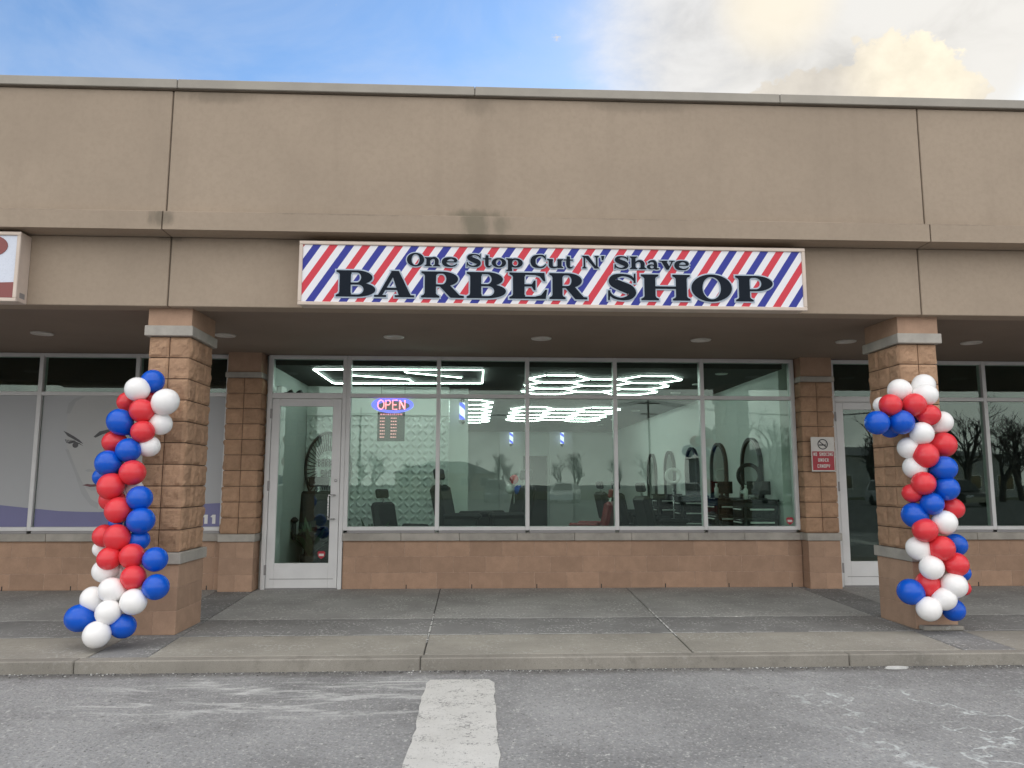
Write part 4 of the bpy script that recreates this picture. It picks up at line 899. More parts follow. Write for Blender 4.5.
film(-5.695, -4.53, 'grey window film printed with a face above a purple wave', [(-5.693, 1.033), (-5.385, 1.003), (-5.1, .993), (-4.878, .99), (-4.532, 1.012)], face)
film(-4.45, -3.34, 'grey window film with white numerals 11 on purple, seen between pillar and pier', [(-4.448, 1.02), (-4.0, 1.06), (-3.606, 1.093), (-3.342, 1.106)], eleven)

# ------------------------------------------------------------------ inside the barber shop
MT['led'] = emit('led', (0.94, 1.0, 0.975), 15); MT['led_spot'] = emit('led_spot', (0.95, 1.0, 0.97), 9.0)
ZL = 2.925
def led(name, label, segs, base, group='led lights on the shop ceiling'):
    t = thing(name, label, 'ceiling light', base, group); bs = Vector(base)
    a = MB(); h = MB(); nodes = set()
    for (p, q_) in segs:
        A = Vector((p[0], p[1], ZL)); Bv = Vector((q_[0], q_[1], ZL)); d = (Bv-A).normalized()
        a.tube([A+d*.015-bs, Bv-d*.015-bs], 0.0076, 'led', 6); nodes.add((round(p[0], 2), round(p[1], 2))); nodes.add((round(q_[0], 2), round(q_[1], 2)))
    a.build('light_tube', t)
    for (x, y) in nodes: h.box(x-.018-bs.x, x+.018-bs.x, y-.018-bs.y, y+.018-bs.y, ZL+.006-bs.z, 2.952-bs.z, 'white_plastic', .004)
    h.build('corner_joint', t)
led('led_ceiling_light', 'long rectangular led outline with bent inner lines on the black ceiling above the entrance', [((-2.26, 10.62), (0.09, 10.55)), ((0.09, 10.55), (0.085, 12.0)), ((0.085, 12.0), (-2.262, 12.15)), ((-2.262, 12.15), (-2.26, 10.62)), ((-1.012, 10.60), (-1.014, 10.85)), ((-1.014, 10.85), (-0.22, 11.38)), ((-1.835, 11.2), (-1.026, 11.58)), ((-1.026, 11.58), (-0.994, 12.06))], (-1.1, 11.3, 2.952))
def honey(x0, pitch, s, y0, rowh, cols):
    """flat-topped cells; cols = cells per column"""
    seg = {}
    mx = max(cols)
    for c_, n in enumerate(cols):
        cx = x0+c_*pitch; off = (mx-n)*rowh/2
        for r_ in range(n):
            yb = y0+off+r_*rowh; w = s/2; k = pitch-w
            v = [(cx-w, yb), (cx+w, yb), (cx+k, yb+rowh/2), (cx+w, yb+rowh), (cx-w, yb+rowh), (cx-k, yb+rowh/2)]
            for i in range(6):
                a, b_ = v[i], v[(i+1) % 6]; key = tuple(sorted(((round(a[0], 3), round(a[1], 3)), (round(b_[0], 3), round(b_[1], 3))))); seg[key] = (a, b_)
    return list(seg.values())
led('led_ceiling_light', 'honeycomb led light nearest the glass, filling the two middle transom panes', honey(1.235, 0.70, 0.45, 11.03, 0.80, (3, 2, 3)), (1.9, 12.2, 2.952))
led('led_ceiling_light', 'deeper honeycomb led light behind the small hanging barber pole', honey(-1.55, 0.70, 0.45, 14.5, 0.92, (6, 5, 6)), (-0.85, 17.2, 2.952))
led('led_ceiling_light', 'deeper honeycomb led light behind the middle window panes', honey(1.2, 0.70, 0.45, 15.8, 0.92, (4, 3, 4)), (1.9, 17.6, 2.952))
for i, (x, y) in enumerate([(3.55, 10.9), (3.55, 12.1), (3.5, 13.3), (3.5, 16.7), (3.45, 19.1), (3.4, 20.9)]):
    t = thing('ceiling_spotlight', 'small round spotlight in the row along the mirror wall', 'ceiling light', (x, y, 2.951), 'round spotlights along the mirror wall')
    q = MB(); q.lathe([(0.07, -0.012), (0.085, -0.012), (0.09, 0.0)], 'white_plastic', 20); q.build('trim_ring', t)
    q = MB(); q.lathe([(0.0, -0.010), (0.069, -0.010), (0.069, -0.002)], 'led_spot', 20); q.build('lamp_lens', t)
# three-dimensional wall panels
MT['panel_white'] = mat('panel_white', (0.78, 0.81, 0.79), 0.10, 0, 0.02, 2)
t = thing('relief_wall_panel', 'white wall panelling with a rippled leaf relief behind the first window pane', 'wall panel', (-1.6, 12.70, 0)); iv = Matrix.Translation((1.6, -12.70, 0))
q = MB(); nx_, nz_ = 280, 272; X0, X1, Z0, Z1 = -2.77, -0.465, 0.02, 2.46; vs = []; fs = []
for j in range(nz_+1):
    for i in range(nx_+1):
        x = X0+(X1-X0)*i/nx_; z = Z0+(Z1-Z0)*j/nz_; u = x/0.098; v = z/0.107
        cu, cv = u-math.floor(u), v-math.floor(v); sgn = 1 if (math.floor(u)+math.floor(v)) % 2 else -1
        dgl = (cu-.5)*sgn+(cv-.5); oth = -(cu-.5)*sgn+(cv-.5)
        leaf = max(0.0, 1-(dgl/0.30)**2-(oth/0.62)**2)
        vs.append((x, 12.694-0.038*math.sqrt(leaf), z))
for j in range(nz_):
    for i in range(nx_): a = j*(nx_+1)+i; fs.append((a, a+1, a+nx_+2, a+nx_+1))
q.add(vs, fs, 'panel_white', True); q.box(X0, X1, 12.696, 12.718, Z0, Z1, 'panel_white'); q.build('leaf_relief', t).matrix_parent_inverse = iv
q = MB(); q.box(X1+.001, X1+.012, 12.64, 12.718, Z0, Z1, 'white_plastic'); q.box(X0, X1+.012, 12.65, 12.718, Z1+.001, Z1+.014, 'white_plastic'); q.build('edge_trim', t).matrix_parent_inverse = iv

# neon OPEN sign and the menu board under it, hung just behind the glass
MT['neon_red'] = emit('neon_red', (1.0, 0.16, 0.20), 2.2); MT['neon_blue'] = emit('neon_blue', (0.10, 0.10, 0.95), 1.5, (0.05, 0.05, 0.3)); MT['board_dark'] = mat('board_dark', (0.03, 0.035, 0.035), 0.4); MT['board_red'] = emit('board_red', (1.0, 0.22, 0.26), 0.75)
t = thing('open_sign', 'glowing red open sign in a blue oval hanging in the first window pane', 'neon sign', (-1.15, 10.48, 2.42)); iv = Matrix.Translation((1.15, -10.48, -2.42))
q = MB(); q.box(-1.40, -0.90, 10.478, 10.49, 2.335, 2.515, 'board_dark', .01) if False else None
q = MB(); q.prism(circ(-1.145, 2.425, .285, .112, 40), 'neon_blue', 10.47, 10.49, [circ(-1.125, 2.412, .215, .066, 32)]); q.build('blue_oval', t).matrix_parent_inverse = iv
q = MB()
def tl(pts): q.tube([(-1.34+x*0.105, 10.462, 2.362+z*0.125+0.0) for x, z in pts], 0.0085, 'neon_red', 6)
def tl2(pts):
    for d in (1.0, 0.55): tl(pts) if d == 1 else None
tl([(.38+.40*math.cos(a*.5236), .5+.5*math.sin(a*.5236)) for a in range(13)])
tl([(1.0, 0), (1.0, 1), (1.45, .98), (1.62, .75), (1.45, .5), (1.0, .48)])
tl([(2.5, 1), (1.9, 1), (1.9, 0), (2.5, 0)]); tl([(1.9, .5), (2.4, .5)])
tl([(2.8, 0), (2.8, 1), (3.45, 0), (3.45, 1)])
q.build('neon_lettering', t).matrix_parent_inverse = iv
q = MB(); q.prism(circ(-1.145, 2.425, .27, .103, 40), 'board_dark', 10.491, 10.50); [q.tube([(x, 10.495, 2.5), (x, 10.495, 2.95)], .003, 'black', 5) for x in (-1.3, -0.98)]; q.build('backing', t).matrix_parent_inverse = iv
t = thing('price_board', 'dark board with rows of small red lit text below the open sign', 'price board', (-1.16, 10.5, 1.93)); iv = Matrix.Translation((1.16, -10.5, -1.93))
q = MB(); q.box(-1.345, -0.975, 10.49, 10.51, 1.93, 2.33, 'board_dark', .006); [q.tube([(x, 10.502, 2.32), (x, 10.502, 2.40)], .003, 'black', 5) for x in (-1.3, -1.0)]; q.build('board', t).matrix_parent_inverse = iv
q = MB()
def dashes(x0, x1, z, h=0.016):
    x = x0
    while x < x1: w = random.uniform(.012, .03); q.box(x, min(x+w, x1), 10.486, 10.4905, z, z+h, 'board_red'); x += w+.008
dashes(-1.31, -1.01, 2.285, .02)
for k in range(7): dashes(-1.31, -1.245, 2.235-k*0.043); dashes(-1.165, -1.085, 2.235-k*0.043)
q.build('text_rows', t).matrix_parent_inverse = iv

# barber poles
m, nt, b = new_mat('barber_pole'); p = N(nt, 'ShaderNodeTexCoord').outputs['Object']; s = N(nt, 'ShaderNodeSeparateXYZ'); nt.links.new(p, s.inputs[0])
ang = M_(nt, 'DIVIDE', N(nt, 'ShaderNodeMath', operation='ARCTAN2').outputs[0], 6.28318); at = nt.nodes[-2] if False else [n_ for n_ in nt.nodes if n_.type == 'MATH' and n_.operation == 'ARCTAN2'][0]
nt.links.new(s.outputs[1], at.inputs[0]); nt.links.new(s.outputs[0], at.inputs[1])
ph = M_(nt, 'FRACT', M_(nt, 'ADD', M_(nt, 'ADD', M_(nt, 'MULTIPLY', s.outputs[2], 4.5), ang), 8.0))
cc = MIX(nt, M_(nt, 'LESS_THAN', ph, 0.38), (0.85, 0.88, 0.95), (0.10, 0.13, 0.85)); nt.links.new(cc, b.inputs['Base Color']); nt.links.new(cc, b.inputs['Emission Color']); b.inputs['Emission Strength'].default_value = 1.0; MT['barber_pole'] = m
MT['chrome'] = mat('chrome', (0.7, 0.7, 0.7), 0.12, 1.0, 0.02, 5)
def barber_pole(label, x, y, z, s_):
    t = thing('barber_pole', label, 'barber pole', (x, y, z), 'lit barber poles in the shop'); 
    q = MB(); q.lathe([(.05*s_, -.15*s_), (.05*s_, .15*s_)], 'barber_pole', 20); q.build('striped_cylinder', t)
    q = MB(); q.lathe([(0, .15*s_), (.062*s_, .152*s_), (.062*s_, .175*s_), (.05*s_, .20*s_), (.025*s_, .225*s_), (0, .23*s_)], 'chrome', 20); q.build('top_cap', t)
    q = MB(); q.lathe([(0, -.24*s_), (.02*s_, -.23*s_), (.05*s_, -.20*s_), (.062*s_, -.175*s_), (.062*s_, -.152*s_), (0, -.15*s_)], 'chrome', 20); q.build('bottom_cap', t)
    q = MB(); q.box(-.02*s_, .02*s_, 0.02, 0.14, -.19*s_, -.17*s_, 'chrome'); q.box(-.02*s_, .02*s_, 0.02, 0.14, .165*s_, .185*s_, 'chrome'); q.box(-.03*s_, .03*s_, 0.13, 0.148, -.2*s_, .2*s_, 'chrome'); q.build('wall_bracket', t)
barber_pole('larger lit barber pole beside the end of the rippled wall panelling', -0.24, 12.80, 2.555, 0.95)
pp = MB(); pp.box(-0.46, -0.14, 12.95, 13.1, 0, 2.95, 'wall_paint'); part(pp, 'partition_end')
barber_pole('small lit barber pole on the back wall pilaster, nearer the larger pole', 1.075, 23.70, 2.74, 1.15)
barber_pole('small lit barber pole on the back wall pilaster past the dark doorway', 2.65, 23.70, 2.74, 1.15)

# mirrors and stations along the right wall
MT['mirror'] = mat('mirror', (0.72, 0.78, 0.75), 0.03, 1.0, 0.0, 2)
YM = Matrix(((0, -1, 0, 0), (1, 0, 0, 0), (0, 0, 1, 0), (0, 0, 0, 1)))
def arch_mirror(label, y, dark=True):
    t = thing('arched_mirror', label, 'mirror', (4.25, y, 0.95), 'arched mirrors along the side wall')
    w, hh = 0.42, 1.12
    ol = [(-w, 0), (w, 0), (w, hh-w)]+arc(0, hh-w, w, w, 0, 180, 20)[1:-1]+[(-w, hh-w)]
    il = [(-w+.05, .05), (w-.05, .05), (w-.05, hh-w)]+arc(0, hh-w, w-.05, w-.05, 0, 180, 20)[1:-1]+[(-w+.05, hh-w)]
    mt = Matrix(((0, 1, 0, 0), (-1, 0, 0, 0), (0, 0, 1, 0), (0, 0, 0, 1)))
    q = MB(); q.prism(ol, 'black', -.06, -.002, [il], mtx=mt); q.build('mirror_frame', t)
    q = MB(); q.prism(il, 'mirror', -.035, -.006, mtx=mt); q.build('mirror_glass', t)
for y, lb in [(11.68, 'arched black framed mirror nearest the shop front, behind the ring light'), (13.28, 'arched black framed mirror second from the shop front'), (14.95, 'arched black framed mirror in the middle of the side wall'), (16.7, 'arched black framed mirror fourth along the side wall'), (18.4, 'arched black framed mirror deepest along the side wall')]: arch_mirror(lb, y)
def cart(label, x, y):
    t = thing('drawer_cart', label, 'drawer cart', (x, y, 0.008), 'black drawer carts under the mirrors'); t.scale = (1, 1, 1.2)
    q = MB(); q.box(-.24, .24, -.24, .24, .08, .92, 'black', .01); q.build('cabinet', t)
    for k in range(5):
        z = .14+k*.15; d = MB(); d.box(-.255, -.242, -.21, .21, z, z+.125, 'black_gloss', .004); d.box(-.21, .21, -.255, -.242, z, z+.125, 'black_gloss', .004); dr = d.build('drawer', t)
        h = MB(); h.box(-.27, -.256, -.16, .16, z+.085, z+.10, 'white_plastic', .003); h.box(-.17, .17, -.272, -.256, z+.085, z+.105, 'white_plastic', .003); h.build('drawer_pull', dr)
    q = MB(); q.box(-.27, .25, -.27, .25, .921, .95, 'black_gloss', .006); q.build('top', t)
    for a in (-.19, .19):
        for c_ in (-.19, .19): q = MB(); q.lathe([(0.035, -.014), (0.035, .014)], 'black', 12, Matrix.Translation((a, c_, .036)) @ Matrix.Rotation(R(90), 4, 'X')); q.box(a-.01, a+.01, c_-.016, c_+.016, .04, .079, 'steel'); q.build('caster', t)
cart('black drawer cart with steel pulls below the second mirror', 3.93, 12.0); cart('black drawer cart with steel pulls at the end of the window', 3.96, 10.86)
cart('black drawer cart deep along the mirror wall', 3.95, 14.1); cart('black drawer cart deepest along the mirror wall', 3.95, 15.9)
def monitor(label, x, y, z):
    t = thing('monitor', label, 'monitor', (x, y, z), 'dark screens on the drawer carts')
    q = MB(); q.box(-.17, .17, -.015, .015, .06, .25, 'black_gloss', .006); q.build('screen', t)
    q = MB(); q.box(-.02, .02, .0, .03, 0.01, .12, 'black'); q.box(-.1, .1, -.06, .06, 0, .012, 'black', .004); q.build('stand', t)
monitor('dark screen on the cart below the second mirror', 3.86, 12.02, 1.149); monitor('dark screen on the cart at the window end', 4.02, 10.86, 1.149)
def bottle(x, y, z, h, m_, lb):
    q = MB(); q.lathe([(0, 0), (.03, 0), (.032, h*.65), (.014, h*.78), (.014, h*.88), (.018, h*.88), (.018, h), (0, h)], m_, 14); o = q.build('bottle'); o.location = (x, y, z); tag(o, lb, 'bottle', 'bottles on the drawer carts')
for i, (x, y, h, m_, lb) in enumerate([(3.78, 10.72, .2, 'white_plastic', 'white bottle on the cart at the window end'), (3.72, 11.85, .22, 'white_plastic', 'white bottle on the cart under the second mirror'), (4.1, 11.82, .16, 'steel', 'steel flask on the cart under the second mirror')]): bottle(x, y, 1.149, h, m_, lb)
def ring_light(label, x, y, z, r_, m_):
    t = thing('ring_light', label, 'ring light', (x, y, 0.008), 'ring lights by the mirrors')
    q = MB(); q.tube([(r_*math.cos(i*.19635), 0, z+r_*math.sin(i*.19635)) for i in range(32)], 0.03, m_, 10, closed=True); q.build('ring', t)
    q = MB(); q.tube([(0, 0, z-r_-.02), (0, 0, .25)], .012, 'steel', 8); q.build('pole', t)
    for k in range(3): a = k*2.094; q = MB(); q.tube([(0, 0, .32), (.25*math.cos(a), .25*math.sin(a), .01)], .009, 'black', 6); q.build('leg', t)
ring_light('black ring light on a thin stand at the end of the shop window', 4.03, 11.27, 1.475, .16, 'black'); ring_light('pale ring light on a thin stand deeper in the shop', 3.75, 14.6, 1.50, .13, 'white_plastic')

MT['leather'] = mat('leather', (0.006, 0.006, 0.007), 0.6, 0, 0.15, 10, 0.2, 60); MT['leather_red'] = mat('leather_red', (0.28, 0.025, 0.03), 0.35, 0, 0.15, 10)
def chair(label, x, y, rz, m_='leather', s_=1.0):
    t = thing('barber_chair', label, 'barber chair', (x, y, .009), 'barber chairs in the shop', R(rz)); t.scale = (s_, s_, s_)
    q = MB(); q.lathe([(0, 0), (.31, 0), (.31, .02), (.27, .045), (.09, .06), (.075, .1), (.075, .34), (.10, .36), (0, .36)], 'chrome', 28); q.build('pedestal', t)
    q = MB(); q.box(-.27, .27, -.27, .25, .38, .54, m_, .05); q.build('seat', t)
    mt = Matrix.Translation((0, .24, .52)) @ Matrix.Rotation(R(-12), 4, 'X'); q = MB(); q.box(-.26, .26, -.05, .09, 0, .56, m_, .05, mt); q.build('backrest', t)
    q = MB(); q.box(-.14, .14, -.035, .035, .62, .76, m_, .02, mt); q.box(-.02, .02, -.015, .015, .5, .66, 'steel', 0, mt); q.build('headrest', t)
    for a in (-1, 1): q = MB(); q.box(a*.33-.05, a*.33+.05, -.26, .22, .66, .73, m_, .03); q.box(a*.33-.025, a*.33+.025, -.2, .2, .44, .66, 'black', .01); q.build('armrest', t)
    mt = Matrix.Translation((0, -.28, .40)) @ Matrix.Rotation(R(35), 4, 'X'); q = MB(); q.box(-.2, .2, -.03, .03, -.32, -.02, m_, .02, mt); q.box(-.18, .18, -.16, 0, -.34, -.31, 'steel', .008, mt); q.build('footrest', t)
chair('black barber chair turned to the glass at the foot of the second pane', -0.12, 12.1, 75, 'leather', 1.25)
chair('black barber chair beside the small balloon bunch', 0.36, 12.4, -70, 'leather', 1.25)
chair('black barber chair in front of the rippled wall panelling', -1.12, 11.9, 60, 'leather', 1.0)
chair('red barber chair in the middle of the shop', 1.85, 12.7, 250, 'leather_red', 1.0)
chair('black barber chair facing the second mirror', 3.15, 12.9, 100, 'leather', 1.08); chair('black barber chair deep beside the mirrors', 3.1, 14.9, 100, 'leather', 1.1); chair('black barber chair deepest beside the mirrors', 3.1, 16.8, 100, 'leather', 1.1)
chair('black barber chair behind the entrance door glass', -2.42, 12.2, 15, 'leather', 1.15)
t = thing('balloon_bunch', 'small bunch of three balloons on a stick inside the shop', 'balloon bunch', (0.62, 12.6, .008))
for (dx, dz, m_, lb) in ((0, 1.42, 'balloon_red', 'red balloon'), (-.07, 1.26, 'balloon_white', 'white balloon'), (.07, 1.25, 'balloon_blue', 'blue balloon')):
    q = MB(); balloon_mesh(q, .075, m_, Vector((dx*3, -.3, .6)).normalized(), 5); o = q.build('balloon', t); o.location = (dx, 0, dz); o['label'] = lb
q = MB(); q.tube([(0, 0.02, 0.05), (0, 0.02, 1.3)], .006, 'white_plastic', 6); q.lathe([(0, 0), (.12, 0), (.1, .03), (.02, .06), (0, .06)], 'white_plastic', 20); q.build('stick', t)

# round sunburst sign behind the door
t = thing('sunburst_wall_sign', 'round dark sunburst sign lettered barber shop seen through the entrance door', 'wall sign', (-2.36, 12.69, 1.0)); iv = Matrix.Translation((2.36, -12.69, -1.0))
cx, cz = -2.40, 1.60; q = MB()
for k in range(48):
    a = k*math.pi/24+.03; q.tube([(cx+.19*math.cos(a), 12.66, cz+.19*math.sin(a)*1.5), (cx+.35*math.cos(a), 12.66, cz+.35*math.sin(a)*1.6)], .008, 'black', 5)
q.build('rays', t).matrix_parent_inverse = iv
q = MB(); q.tube([(cx+.36*math.cos(i*.1309), 12.655, cz+.36*math.sin(i*.1309)*1.6) for i in range(48)], .022, 'black', 8, closed=True); q.build('outer_ring', t).matrix_parent_inverse = iv
q = MB(); block_text(q, 'BARBER', cx, cz+.03, .12, .32, 12.64, 12.66, 'black'); block_text(q, 'SHOP', cx, cz-.14, .12, .22, 12.64, 12.66, 'black'); q.build('lettering', t).matrix_parent_inverse = iv
# plants at the foot of the first pane
MT['leaf'] = mat('leaf', (0.05, 0.10, 0.045), 0.5, 0, 0.3, 20)
def plant(label, x, y, s_, n, pot):
    t = thing('potted_plant', label, 'plant', (x, y, .009)); q = MB(); q.lathe([(0, 0), (.11*s_, 0), (.15*s_, .26*s_), (.135*s_, .26*s_), (.12*s_, .22*s_), (0, .22*s_)], pot, 20); q.build('pot', t); q = MB()
    rd = random.Random(n)
    for k in range(n):
        a = rd.uniform(0, 6.283); L = rd.uniform(.35, .62)*s_; tl_ = rd.uniform(.3, .9); w = rd.uniform(.03, .055)*s_; pts = []
        for i in range(6):
            f = i/5; rr = L*f*tl_; z = .22*s_+L*1.2*f-L*.75*tl_*f*f; hw = w*math.sin(math.pi*min(1, f*.9+.1)); d = Vector((-math.sin(a), math.cos(a), 0))*hw; c_ = Vector((rr*math.cos(a), rr*math.sin(a), z)); pts += [c_-d, c_+d]
        q.add(pts, [(2*i, 2*i+1, 2*i+3, 2*i+2) for i in range(5)], 'leaf', True)
    q.build('leaves', t)
plant('low leafy plant in a black pot by the first window pane', -1.45, 11.2, 1.15, 34, 'black'); plant('leafy plant standing beside the entrance door glass', -2.48, 11.9, 1.1, 26, 'black')
# small fittings
t = thing('emergency_light', 'white emergency light with two dark lamp heads in the door transom', 'emergency light', (-2.78, 10.9, 2.55)); q = MB(); q.box(.001, .07, -.14, .14, .02, .16, 'white_plastic', .008); q.build('housing', t)
for a in (.17, .30): q = MB(); q.lathe([(0, -.06), (.045, -.05), (.06, 0), (.055, .03), (0, .035)], 'black', 16, Matrix.Translation((a, -.02, .06)) @ Matrix.Rotation(R(70), 4, 'Y')); q.tube([(.05, 0, .08), (a, -.02, .06)], .012, 'black', 6); q.build('lamp_head', t)
def sticker(label, x, z, y):
    t = thing('security_sticker', label, 'sticker', (x, y, z)); q = MB(); q.prism([(0, -.05), (.04, -.02), (.05, .03), (.035, .05), (-.035, .05), (-.05, .03), (-.04, -.02)], 'no_red', -.0015, 0); q.build('shield', t); q = MB(); q.box(-.032, .032, -.0022, -.0016, -.012, .018, 'sign_white'); q.build('white_stripe', t)
sticker('small red and white security sticker low in the entrance door glass', -2.008, .435, 10.3165); sticker('small red and white security sticker low in the end window pane', 4.237, .865, 10.338)

# ------------------------------------------------------------------ the far side of the car park, seen mirrored in the glass
MT['bark'] = mat('bark', (0.075, 0.062, 0.052), 0.95, 0, 0.2, 8); MT['twig'] = mat('twig', (0.07, 0.055, 0.05), 0.95, 0, 0.2, 8); MT['grass'] = mat('grass', (0.10, 0.105, 0.055), 0.95, 0, 0.25, 0.6)
def tree_meshes(seed):
    rd = random.Random(seed); trunk, crown = MB(), MB()
    def grow(p, d, L, r_, lv):
        n = 4 if lv < 2 else 3; pts = [p]
        for i in range(n): d = (d+Vector((rd.gauss(0, .13), rd.gauss(0, .13), rd.gauss(.03, .07)))).normalized(); p = p+d*(L/n); pts.append(p)
        (trunk if lv == 0 else crown).tube(pts, r_, 'bark' if lv < 2 else 'twig', 6 if lv < 2 else 3, r_*.6, cap=False)
        if lv < 5:
            for k in range(rd.randint(3, 4) if lv < 3 else rd.randint(2, 4)):
                f = rd.uniform(.35, 1.0); q_ = pts[min(n, int(f*n+.5))]; az = rd.uniform(0, 6.283); sp_ = rd.uniform(.45, 1.0); t_ = Vector((math.cos(az), math.sin(az), .25))
                grow(q_, (d+t_*sp_).normalized(), L*rd.uniform(.55, .78), max(.016, r_*.55), lv+1)
    grow(Vector((0, 0, -.05)), Vector((0, 0, 1)), 2.6, .22, 0); return trunk, crown
tr = thing('bare_tree', 'wide bare winter tree across the car park', 'tree', (0, -50, RZ), 'bare trees across the car park'); a, b_ = tree_meshes(3); a.build('trunk', tr); b_.build('crown', tr)
tr2 = thing('bare_tree', 'tall bare winter tree across the car park', 'tree', (0, -50, RZ), 'bare trees across the car park'); a, b_ = tree_meshes(11); a.build('trunk', tr2); b_.build('crown', tr2)
used = set()
for i, (x, y, s_, rz) in enumerate([(18, -34, 1.05, 0), (22.5, -36, 1.15, 60), (28.5, -33, 1.1, 130), (36, -35, 1.25, 200), (41, -38, 1.2, 20), (-12, -70, .9, 80), (3, -62, .8, 150), (-22, -62, 1.0, 240), (10, -58, .8, 310), (47, -44, 1.2, 33), (-34, -60, 1.1, 75), (-30, -80, 0.90, 10), (-24, -88, 0.80, 50), (-17, -92, 0.85, 90), (-9, -86, 0.75, 140), (-1, -90, 0.80, 170), (5, -84, 0.70, 220), (12, -90, 0.85, 260), (18, -78, 0.80, 300), (24, -86, 0.90, 340), (31, -80, 0.90, 20), (-40, -84, 1.00, 70)]):
    src = tr if i % 2 == 0 else tr2; o = src if src.name not in used else copy_tree(src); used.add(src.name); o.location = (x, y, RZ); o.rotation_euler.z = R(rz); o.scale = (s_, s_, s_)
MT['wood_pole'] = mat('wood_pole', (0.11, 0.085, 0.065), 0.95, 0, 0.2, 6)
poles = []
def utility_pole(label, x, y, h):
    t = thing('utility_pole', label, 'utility pole', (x, y, RZ), 'utility poles along the far road'); q = MB(); q.tube([(0, 0, -.05), (0, 0, h)], .17, 'wood_pole', 10, .11); q.build('pole', t)
    q = MB(); q.box(-1.3, 1.3, -.06, .06, h-1.0, h-.86, 'wood_pole'); q.box(-1.0, 1.0, -.06, .06, h-2.3, h-2.18, 'wood_pole'); q.build('crossarm', t)
    for dx in (-1.2, -.5, .5, 1.2): q = MB(); q.lathe([(.03, 0), (.05, .05), (.03, .1), (.045, .14), (0, .18)], 'white_plastic', 8, Matrix.Translation((dx, 0, h-.86))); q.build('insulator', t)
    poles.append((x, y, h))
utility_pole('utility pole far across the road at the left', -48, -73, 10); utility_pole('utility pole across the road behind the hip roofed house', -14, -73, 10.5); utility_pole('taller utility pole across the road behind the parked cars', 21, -72, 12); utility_pole('utility pole far across the road at the right', 52, -73, 11)
q = MB()
for i in range(len(poles)-1):
    (xa, ya, ha), (xb, yb, hb) = poles[i], poles[i+1]
    for dx in (-1.2, -.5, .5, 1.2): q.tube([(xa+dx+(xb-xa)*f, ya+(yb-ya)*f, ha-.72+(hb-ha)*f-2.0*4*f*(1-f)*.5) for f in [k/10 for k in range(11)]], .02, 'black', 4)
tag(q.build('power_line'), 'sagging power lines strung between the utility poles', 'power line')
g = MB(); g.box(-90, 90, -120, -46, RZ-.05, RZ+.06, 'grass'); tag(g.build('far_lawn'), kind='structure')
MT['siding'] = mat('siding', (0.42, 0.41, 0.39), 0.85, 0, 0.08, 1); MT['siding_tan'] = mat('siding_tan', (0.36, 0.29, 0.22), 0.85, 0, 0.08, 1); MT['shingle'] = mat('shingle', (0.20, 0.20, 0.20), 0.95, 0, 0.2, 3); MT['dark_glass'] = mat('dark_glass', (0.02, 0.025, 0.03), 0.1)
def house(label, x, y, w, d, h, rh, m_):
    t = thing('house', label, 'house', (x, y, RZ), 'buildings beyond the car park'); q = MB(); q.box(-w/2, w/2, -d/2, d/2, 0, h, m_); q.build('wall', t)
    q = MB(); e = .5; r_ = max(.1, w/2-d/2); q.add([(-w/2-e, -d/2-e, h), (w/2+e, -d/2-e, h), (w/2+e, d/2+e, h), (-w/2-e, d/2+e, h), (-r_, 0, h+rh), (r_, 0, h+rh)], [(0, 1, 5, 4), (1, 2, 5), (2, 3, 4, 5), (3, 0, 4), (3, 2, 1, 0)], 'shingle'); q.build('roof', t)
    n = max(2, int(w/3.2))
    for k in range(n):
        xx = -w/2+w*(k+.5)/n
        if k == n//2: q = MB(); q.box(xx-.5, xx+.5, d/2+.01, d/2+.06, .06, 2.1, 'dark_glass'); q.build('door', t)
        else: q = MB(); q.box(xx-.75, xx+.75, d/2+.01, d/2+.05, .9, 2.2, 'dark_glass'); q.box(xx-.85, xx+.85, d/2+.003, d/2+.03, .8, 2.3, 'white_plastic'); q.build('window', t)
house('tan hip roofed house far beyond the car park', -5, -110, 16, 10, 2.9, 2.1, 'siding_tan'); house('pale low commercial building beyond the car park trees', 40, -62, 30, 14, 4.2, 1.2, 'siding')
MT['tyre'] = mat('tyre', (0.02, 0.02, 0.02), 0.9); MT['lamp_glass'] = mat('lamp_glass', (0.7, 0.7, 0.7), 0.1); MT['tail'] = mat('tail', (0.35, 0.01, 0.01), 0.2)
def paint(n, c): MT[n] = mat(n, c, 0.3, 0.2, 0.03, 2, coat=0.6)
paint('paint_silver', (0.42, 0.43, 0.44)); paint('paint_black', (0.02, 0.02, 0.022)); paint('paint_white', (0.7, 0.7, 0.69)); paint('paint_red', (0.35, 0.02, 0.02)); paint('paint_grey', (0.13, 0.135, 0.14))
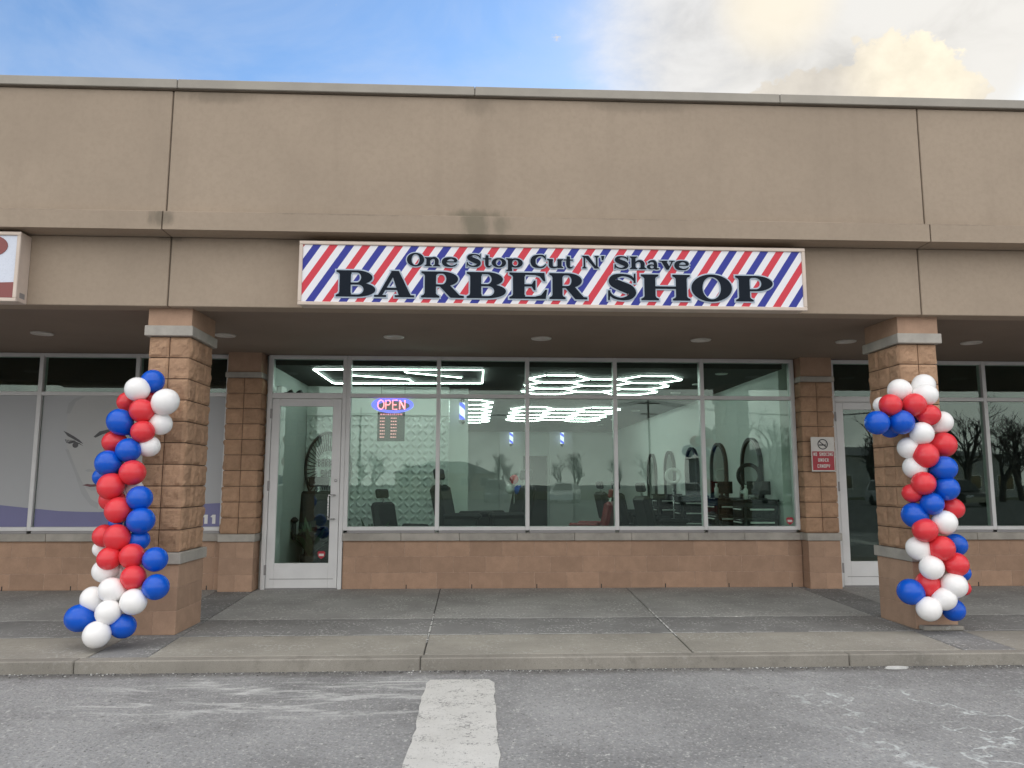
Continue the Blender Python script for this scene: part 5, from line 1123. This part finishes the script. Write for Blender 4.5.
def car(label, x, y, rz, m_, suv=False):
    t = thing('parked_car', label, 'car', (x, y, RZ), 'cars in the car park', R(rz)); L, W, H = 4.6, 1.82, (1.7 if suv else 1.45)
    prof = [(-2.3, .28), (-2.28, .62), (-2.1, .80), (-1.15, .93), (2.0, .98), (2.25, .88), (2.3, .55), (2.25, .28)]
    def loft(mb, pr, yt, m2, w0, w1, zlo, zhi):
        n = len(pr); vs = []
        for sd in (-1, 1):
            for (a, z) in pr: f = (z-zlo)/(zhi-zlo); vs.append((a, sd*(w0+(w1-w0)*f)/2, z))
        mb.add(vs, [tuple(range(n)), tuple(range(2*n-1, n-1, -1))]+[(i, n+i, n+(i+1) % n, (i+1) % n) for i in range(n)], m2)
    q = MB(); loft(q, prof, 0, m_, W, W-.06, .28, .98); q.build('body', t)
    cab = [(-1.15, .93), (-.45, H-.06), (-.1, H), (1.2 if not suv else 1.7, H), (1.5 if not suv else 2.0, H-.12), (2.0 if not suv else 2.15, .98)]
    q = MB(); loft(q, cab, 0, m_, W-.10, W-.5, .93, H); q.build('cabin', t)
    gcab = [(-.88, .98), (-.36, H-.1), (1.3 if not suv else 1.75, H-.1), (1.72 if not suv else 1.95, .98)]
    q = MB(); loft(q, gcab, 0, 'dark_glass', W-.085, W-.40, .93, H); q.build('side_window', t)
    q = MB(); q.add([(-1.14, -.72, .96), (-1.14, .72, .96), (-.5, .58, H-.09), (-.5, -.58, H-.09)], [(0, 1, 2, 3)], 'dark_glass', mtx=Matrix.Translation((-.02, 0, .012))); q.build('windscreen', t)
    for a in (-1.42, 1.42):
        for sd in (-1, 1):
            q = MB(); mt = Matrix.Translation((a, sd*(W/2-.10), .33)) @ Matrix.Rotation(R(90), 4, 'X'); q.lathe([(.2, -.115), (.31, -.115), (.33, -.08), (.33, .08), (.31, .115), (.2, .115)], 'tyre', 24, mt); wh = q.build('wheel', t)
            q = MB(); q.lathe([(0, -.105), (.2, -.10), (.2, .10), (0, .105)], 'steel', 20, mt); q.build('rim', wh)
    for sd in (-1, 1):
        q = MB(); q.box(-2.31, -2.2, sd*.62-.2, sd*.62+.2, .60, .73, 'lamp_glass', .03); q.build('headlight', t); q = MB(); q.box(2.22, 2.315, sd*.66-.16, sd*.66+.16, .65, .80, 'tail', .02); q.build('tail_light', t)
car('silver car facing the shops across the car park', 14.5, -32, -90, 'paint_silver'); car('black suv parked across the car park', 20.5, -30, -90, 'paint_black', True); car('white car parked beside the grey suv', 6.5, -36, -75, 'paint_white'); car('grey suv parked beyond the white car', 1.5, -38, -90, 'paint_grey', True); car('silver suv parked under the bare trees', 27.5, -29, -90, 'paint_silver', True); car('black car parked at the end of the row', 31.0, -28, -90, 'paint_black', True)
